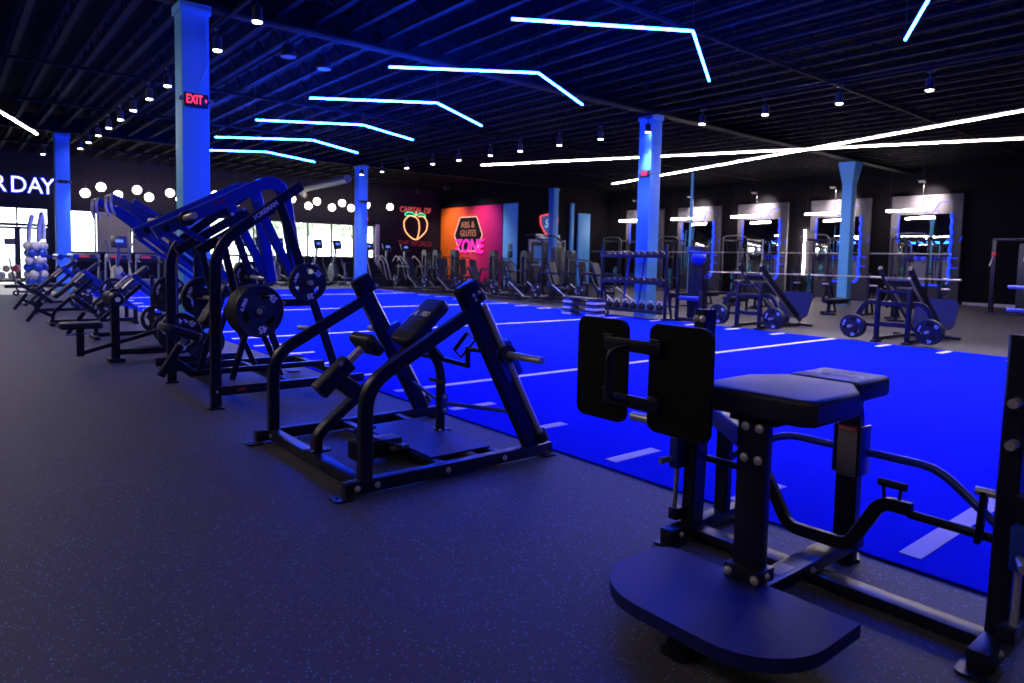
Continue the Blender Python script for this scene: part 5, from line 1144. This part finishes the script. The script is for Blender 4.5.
for yy, nm in ((8.20, 'left'), (5.26, 'right')):
    for s, sd in ((1, 'left'), (-1, 'right')):
        for k in range(3):
            plate(P45, (13.37-0.046*k, yy+s*0.66, 0.27), '%s plate of three on the %s horn of the %s leg press' % (('innermost', 'middle', 'outermost')[k], sd, nm), 'plates on the leg presses', rz=-PI/2)
# ------------------------------------------------------------------ mirror panels on the right wall
M['panel'] = mat('grey_wall_panel', (0.10, 0.095, 0.11), 0.8, spec=0.2, bump=0.1, bscale=20, var=0.05)
def mirror_panel(yc):
    r = empty('mirror_panel', (XR, yc, 0)); o = r.location; x = XR
    MB(o).bx(x-0.16, x-0.002, yc-1.28, yc+1.28, 0.0, 4.25, 0.01).build('panel', 'panel', r)
    MB(o).bx(x-0.175, x-0.161, yc-0.90, yc+0.95, 0.75, 3.5, 0.003).build('mirror', 'mirror', r)
    # lit strip down the right edge, along the foot and partly up the left edge
    P = [(x-0.19, yc-0.93 + 0.025*math.sin(k*1.7), 3.5-0.115*k) for k in range(24)] + [(x-0.19, yc-0.80, 0.72)]
    MB(o).sweep(P, 0.045, None, (1, 0, 0), 0.03).build('led_strip', 'led_strip', r)
    MB(o).cyl((x-0.185, yc-0.80, 0.72), (x-0.185, yc+0.2, 0.72), 0.022, None, 8).build('led_strip', 'led_strip', r)
    MB(o).cyl((x-0.185, yc+0.98, 2.4), (x-0.185, yc+0.98, 3.5), 0.022, None, 8).build('led_strip', 'led_strip', r)
    def hexl(yy, zz, rad, ks):
        for k in ks:
            a = math.radians(60*k); b = math.radians(60*(k+1))
            MB(o).cyl((x-0.163, yy+rad*math.cos(a), zz+rad*math.sin(a)), (x-0.163, yy+rad*math.cos(b), zz+rad*math.sin(b)), 0.011, None, 6).build('hexagon_line', 'led_strip', r)
    hexl(yc-0.1, 3.86, 0.34, (1, 2, 3, 4)); hexl(yc-0.66, 3.70, 0.30, (0, 1, 5)); hexl(yc+1.05, 3.2, 0.22, (2, 4)); hexl(yc-1.12, 2.6, 0.20, (0, 3, 5)); hexl(yc-1.1, 1.6, 0.22, (1, 4))
    return r
PC = [10.7, 14.1, 17.75, 21.3, 24.85]
pl_ = ['rightmost mirror panel, its full right edge beside the dark alcove', 'mirror panel behind the flared pillar', 'mirror panel left of the upright white light tube', 'mirror panel behind the thin blue pole', 'mirror panel mostly hidden by the pillar at the dumbbell rack']
mp = mirror_panel(PC[0]); tag(mp, pl_[0], 'mirror', 'mirror panels on the right wall')
for y, l in zip(PC[1:], pl_[1:]): dup(mp, (XR, y, 0), l)
fl_ = ['right end', 'flared pillar', 'upright white light tube', 'thin blue pole', 'dumbbell-rack pillar']
for y, l in zip(PC, fl_):
    e = empty('bar_pendant', (29.2, y+0.5, 3.62), 'short white light bar hung before the mirror by the %s' % l, 'pendant light', 'white bar pendants')
    MB(e.location).bx(29.17, 29.23, y-0.2, y+1.2, 3.59, 3.66, 0.006).build('light_bar', 'led_white', e); MB(e.location).bx(29.165, 29.235, y-0.21, y+1.21, 3.66, 3.70, 0.004).build('housing', 'frame_d', e)
    for dy in (-0.1, 1.1): MB(e.location).cyl((29.2, y+dy, 3.70), (29.2, y+dy, 5.2), 0.006, None, 6).build('suspension_wire', 'frame_d', e)
    e = empty('flood_light', (28.75, y-0.2, 4.72), 'small dark floodlight aimed at the mirror panel by the %s' % l, 'spotlight', 'panel floodlights')
    MB(e.location).box((28.75, y-0.2, 4.72), (0.20, 0.26, 0.16), Matrix.Rotation(0.5, 3, 'Y'), 0.02).build('housing', 'black', e); MB(e.location).cyl((28.75, y-0.2, 4.78), (28.75, y-0.2, 5.75), 0.015, None, 8).build('stem', 'black', e)
    l_ = bpy.data.lights.new('panel_beam', 'SPOT'); l_.energy = 750; l_.color = (1.0, 0.86, 0.82); l_.spot_size = math.radians(75); l_.spot_blend = 0.9; l_.shadow_soft_size = 0.08
    lo = bpy.data.objects.new('panel_beam', l_); COL.objects.link(lo); lo.parent = e; lo.location = (0.12, 0, -0.10); lo.rotation_euler = V((1.2, 0.1, -0.75)).to_track_quat('-Z', 'Y').to_euler()
for y, l in ((32.3, 'left'), (29.6, 'right')):
    c = V((19.9, y, 4.95)); e = empty('flood_light', c, 'small dark floodlight aimed at the %s half of the orange wall panel' % l, 'spotlight', 'panel floodlights')
    MB(c).box(c, (0.20, 0.26, 0.16), Matrix.Rotation(0.7, 3, 'Y'), 0.02).build('housing', 'black', e); MB(c).cyl(c + V((0, 0, 0.06)), (c.x, c.y, 5.75), 0.015, None, 8).build('stem', 'black', e)
    l_ = bpy.data.lights.new('panel_beam', 'SPOT'); l_.energy = 520; l_.color = (1.0, 0.9, 0.86); l_.spot_size = math.radians(80); l_.spot_blend = 0.9; l_.shadow_soft_size = 0.08
    lo = bpy.data.objects.new('panel_beam', l_); COL.objects.link(lo); lo.parent = e; lo.location = (0.12, 0, -0.12); lo.rotation_euler = V((2.5, 0, -2.3)).to_track_quat('-Z', 'Y').to_euler()
e = empty('upright_light', (29.95, 15.62, 0.95), 'upright white light tube fixed to the wall between two mirror panels', 'wall light')
MB(e.location).cyl((29.9, 15.62, 0.98), (29.9, 15.62, 2.97), 0.035, None, 12).build('light_tube', 'led_white', e); MB(e.location).cyl((27, 14.05, 0.02), (27, 14.05, 1.0), 0.03, None, 10).cyl((29.3, 15.2, 0), (29.3, 15.2, 0.03), 0.16, None, 20).build('stand', 'black', e)
tag(MB((24.0, 17.5, 0)).cyl((24.0, 17.5, 0), (24.0, 17.5, 5.1), 0.055, None, 14).build('blue_pole', 'column'), 'thin sky-blue pole rising behind the dumbbell rack', 'pole')
# ------------------------------------------------------------------ squat racks before the mirrors
def barbell(x, y, z, label, half=1.1, grp='barbells'):
    e = empty('barbell', (x, y, z), label, 'barbell', grp)
    MB(e.location).cyl((x, y-half*0.6, z), (x, y+half*0.6, z), 0.016, None, 10).build('shaft', 'chrome', e)
    for s in (-1, 1): MB(e.location).cyl((x, y+s*half*0.6, z), (x, y+s*half, z), 0.027, None, 12).build('sleeve', 'chrome', e)
    return e
def squat_rack(x, y):
    r = empty('squat_rack', (x, y, 0)); o = r.location
    for dx in (-0.6, 0.6):
        for s in (-1, 1):
            MB(o).bx(x+dx-0.04, x+dx+0.04, y+s*0.6-0.04, y+s*0.6+0.04, 0.05, 2.5).build('upright', 'black', r)
    for s in (-1, 1):
        MB(o).bx(x-0.75, x+0.75, y+s*0.6-0.04, y+s*0.6+0.04, 0.0, 0.06).build('base_rail', 'black', r)
        MB(o).bx(x-0.56, x+0.56, y+s*0.6-0.03, y+s*0.6+0.03, 2.4, 2.47).build('top_rail', 'black', r)
        MB(o).sweep([(x-0.62, y+s*0.6, 2.45), (x-0.62, y+s*0.50, 2.60), (x-0.62, y+s*0.12, 2.62)], 0.022, None, (1, 0, 0), 0.1, n=10).build('pull_up_bar', 'chrome', r)
        MB(o).bx(x-0.70, x-0.64, y+s*0.6-0.035, y+s*0.6+0.035, 1.74, 1.86).build('bar_hook', 'black', r)
        MB(o).sweep([(x-0.64, y+s*0.30, 2.5), (x-0.80, y+s*0.30, 2.2), (x-0.64, y+s*0.30, 1.95)], 0.02, None, (0, 1, 0), 0.12).build('grip_loop', 'black', r)
        for z in (0.35, 0.85): MB(o).cyl((x+0.6, y+s*0.64, z), (x+0.6, y+s*0.86, z), 0.025, None, 10).build('storage_horn', 'chrome', r)
        MB(o).bx(x-0.95, x-0.6, y+s*0.6-0.02, y+s*0.6+0.02, 0.62, 0.70).build('spotter_arm', 'black', r)
    MB(o).cyl((x-0.62, y-0.14, 2.62), (x-0.62, y+0.14, 2.62), 0.022, None, 10).build('pull_up_bar', 'chrome', r)
    MB(o).bx(x+0.57, x+0.63, y-0.56, y+0.56, 2.4, 2.47).build('rear_beam', 'black', r)
    return r
RY = [10.05, 13.6, 17.2, 20.8, 24.4]
rl = ['before the rightmost mirror', 'behind the flared pillar', 'left of the upright white light tube', 'behind the thin blue pole', 'left of the dumbbell-rack pillar']
sr = squat_rack(27.4, RY[0]); tag(sr, 'black squat rack ' + rl[0], 'squat rack', 'squat racks before the mirrors')
for y, l in zip(RY[1:], rl[1:]): dup(sr, (27.4, y, 0), 'black squat rack ' + l)
M['teal_rubber'] = M['teal']
q = MB(); q.rev((0, -0.03, 0), (0, 1, 0), [(0, 0.026), (0, 0.2), (0.01, 0.225), (0.05, 0.225), (0.06, 0.2), (0.06, 0.026)], 30); BP = q.build('bumper_plate', 'teal'); bpu = [0]
def bumper(x, y, z, label):
    b_ = BP if bpu[0] == 0 else BP.copy()
    if bpu[0]: COL.objects.link(b_)
    bpu[0] = 1; b_.location = (x, y, z); tag(b_, label, 'weight plate', 'teal bumper plates')
for y, l in zip(RY, rl):
    barbell(26.73, y, 1.885, 'barbell racked high on the squat rack ' + l, 1.35, 'barbells on the squat racks')
    for s, sd in ((1, 'left'), (-1, 'right')):
        for z, zn in ((0.35, 'lower'), (0.85, 'upper')):
            bumper(28.0, y+s*0.74, z, 'teal plate on %s %s peg of rack %s' % (sd, zn, l))
# ------------------------------------------------------------------ bench press stations and flat benches between
def bench(x, y, rz=0.0):
    r = empty('flat_bench', (x, y, 0)); o = r.location
    slanted_pad('bench_pad', o, (x, y, 0.46), (1, 0, 0), (0, 1, 0), 1.2, 0.30, 0.08, r, 0.05)
    MB(o).bx(x-0.5, x+0.5, y-0.03, y+0.03, 0.30, 0.375).bx(x-0.48, x-0.42, y-0.03, y+0.03, 0.05, 0.30).bx(x+0.42, x+0.48, y-0.03, y+0.03, 0.05, 0.30).build('frame', 'black', r)
    for s in (-1, 1): MB(o).bx(x+s*0.45-0.04, x+s*0.45+0.04, y-0.25, y+0.25, 0.0, 0.05, 0.01).build('foot', 'black', r)
    return r
def press_station(x, y):
    r = empty('bench_press_station', (x, y, 0)); o = r.location
    for s in (-1, 1):
        MB(o).bx(x-0.04, x+0.04, y+s*0.55-0.035, y+s*0.55+0.035, 0.05, 1.20).build('upright', 'black', r)
        MB(o).bx(x-0.45, x+0.45, y+s*0.55-0.035, y+s*0.55+0.035, 0.0, 0.05).build('foot', 'black', r)
        MB(o).bx(x-0.10, x-0.04, y+s*0.55-0.03, y+s*0.55+0.03, 1.0, 1.08).build('bar_hook', 'black', r)
        MB(o).sweep([(x+0.4, y+s*0.55, 0.05), (x+0.04, y+s*0.55, 0.9)], 0.05, 0.05, (0, 1, 0)).build('brace', 'black', r)
        for z in (0.45, 0.85): MB(o).cyl((x+0.02, y+s*0.59, z), (x+0.02, y+s*0.80, z), 0.025, None, 10).build('storage_horn', 'chrome', r)
    MB(o).bx(x-0.03, x+0.03, y-0.51, y+0.51, 0.40, 0.46).build('cross_beam', 'black', r)
    slanted_pad('bench_pad', o, (x-0.75, y, 0.46), (1, 0, 0), (0, 1, 0), 1.2, 0.30, 0.08, r, 0.05)
    MB(o).bx(x-1.25, x-0.03, y-0.03, y+0.03, 0.30, 0.375).bx(x-1.22, x-1.14, y-0.2, y+0.2, 0.0, 0.05).bx(x-1.21, x-1.15, y-0.03, y+0.03, 0.05, 0.3).build('bench_frame', 'black', r)
    return r
BS = [(20.0, 13.35, 'behind the left leg press'), (20.5, 11.6, 'between the two leg presses'), (20.5, 9.3, 'behind the right leg press, left part'), (20.0, 7.3, 'behind the right leg press, right part')]
ps = press_station(BS[0][0], BS[0][1]); tag(ps, 'bench press station ' + BS[0][2], 'bench', 'bench press stations')
for x, y, l in BS[1:]: dup(ps, (x, y, 0), 'bench press station ' + l)
for x, y, l in BS:
    barbell(x-0.12, y, 1.105, 'barbell resting on the bench press station ' + l, 1.1, 'barbells on the bench press stations')
    for s, sd in ((1, 'left'), (-1, 'right')):
        plate(P25, (x+0.02, y+s*0.70, 0.45), 'small plate on %s peg of bench press station %s' % (sd, l), 'plates on the bench press stations', rz=(PI if s > 0 else 0))
fb = bench(17.6, 11.1); tag(fb, 'flat black bench on open floor between the leg presses', 'bench', 'flat benches'); dup(fb, (17.8, 13.3, 0), 'flat black bench left of the left leg press, beside the pulley tower')
# ------------------------------------------------------------------ cable crossover in the right alcove
X, Y = 25.3, 6.6; r = empty('cable_crossover', (X, Y, 0), 'dark cable crossover station in the alcove at the right edge', 'gym machine'); o = r.location
for yy in (Y+0.45, Y-1.2): MB(o).bx(X-0.06, X+0.06, yy-0.06, yy+0.06, 0.02, 2.3).build('post', 'black', r)
MB(o).bx(X-0.05, X+0.05, Y-1.2, Y+0.5, 2.28, 2.36).build('top_beam', 'black', r)
MB(o).bx(X+0.1, X+0.45, Y-0.85, Y-0.15, 0.05, 2.2, 0.04).build('shroud', 'shroud', r)
MB(o).bx(X-0.1, X+0.5, Y-1.3, Y+0.6, 0.0, 0.05).build('base', 'black', r)
MB(o).bx(X-0.09, X+0.09, Y+0.38, Y+0.50, 1.80, 1.92, 0.02).build('carriage', 'red', r)
MB(o).cyl((X-0.1, Y+0.45, 1.8), (X-0.22, Y+0.5, 1.5), 0.02, None, 8).build('handle', 'chrome', r)
MB(o).ball((X-0.05, Y-0.45, 1.72), 0.13, n=12).build('rope_end', 'frame_w', r); MB(o).cyl((X-0.05, Y-0.45, 1.7), (X-0.05, Y-0.45, 0.55), 0.05, None, 10).build('weight_sleeve', 'silverp', r)
# storage stand whose two pegs reach in from the right edge
X, Y = 7.75, 1.75; r = empty('plate_tree', (X, Y, 0), 'plate storage stand at the right edge, only its pegs in view', 'weight rack'); o = r.location
MB(o).bx(X-0.04, X+0.04, Y-0.24, Y-0.16, 0.05, 1.35).build('post', 'black', r); MB(o).bx(X-0.3, X+0.3, Y-0.5, Y+0.1, 0.013, 0.06).build('base', 'black', r)
for z in (1.235, 1.02): MB(o).cyl((X, Y-0.16, z), (X, Y+0.28, z), 0.017, None, 14).build('peg', 'chrome', r)
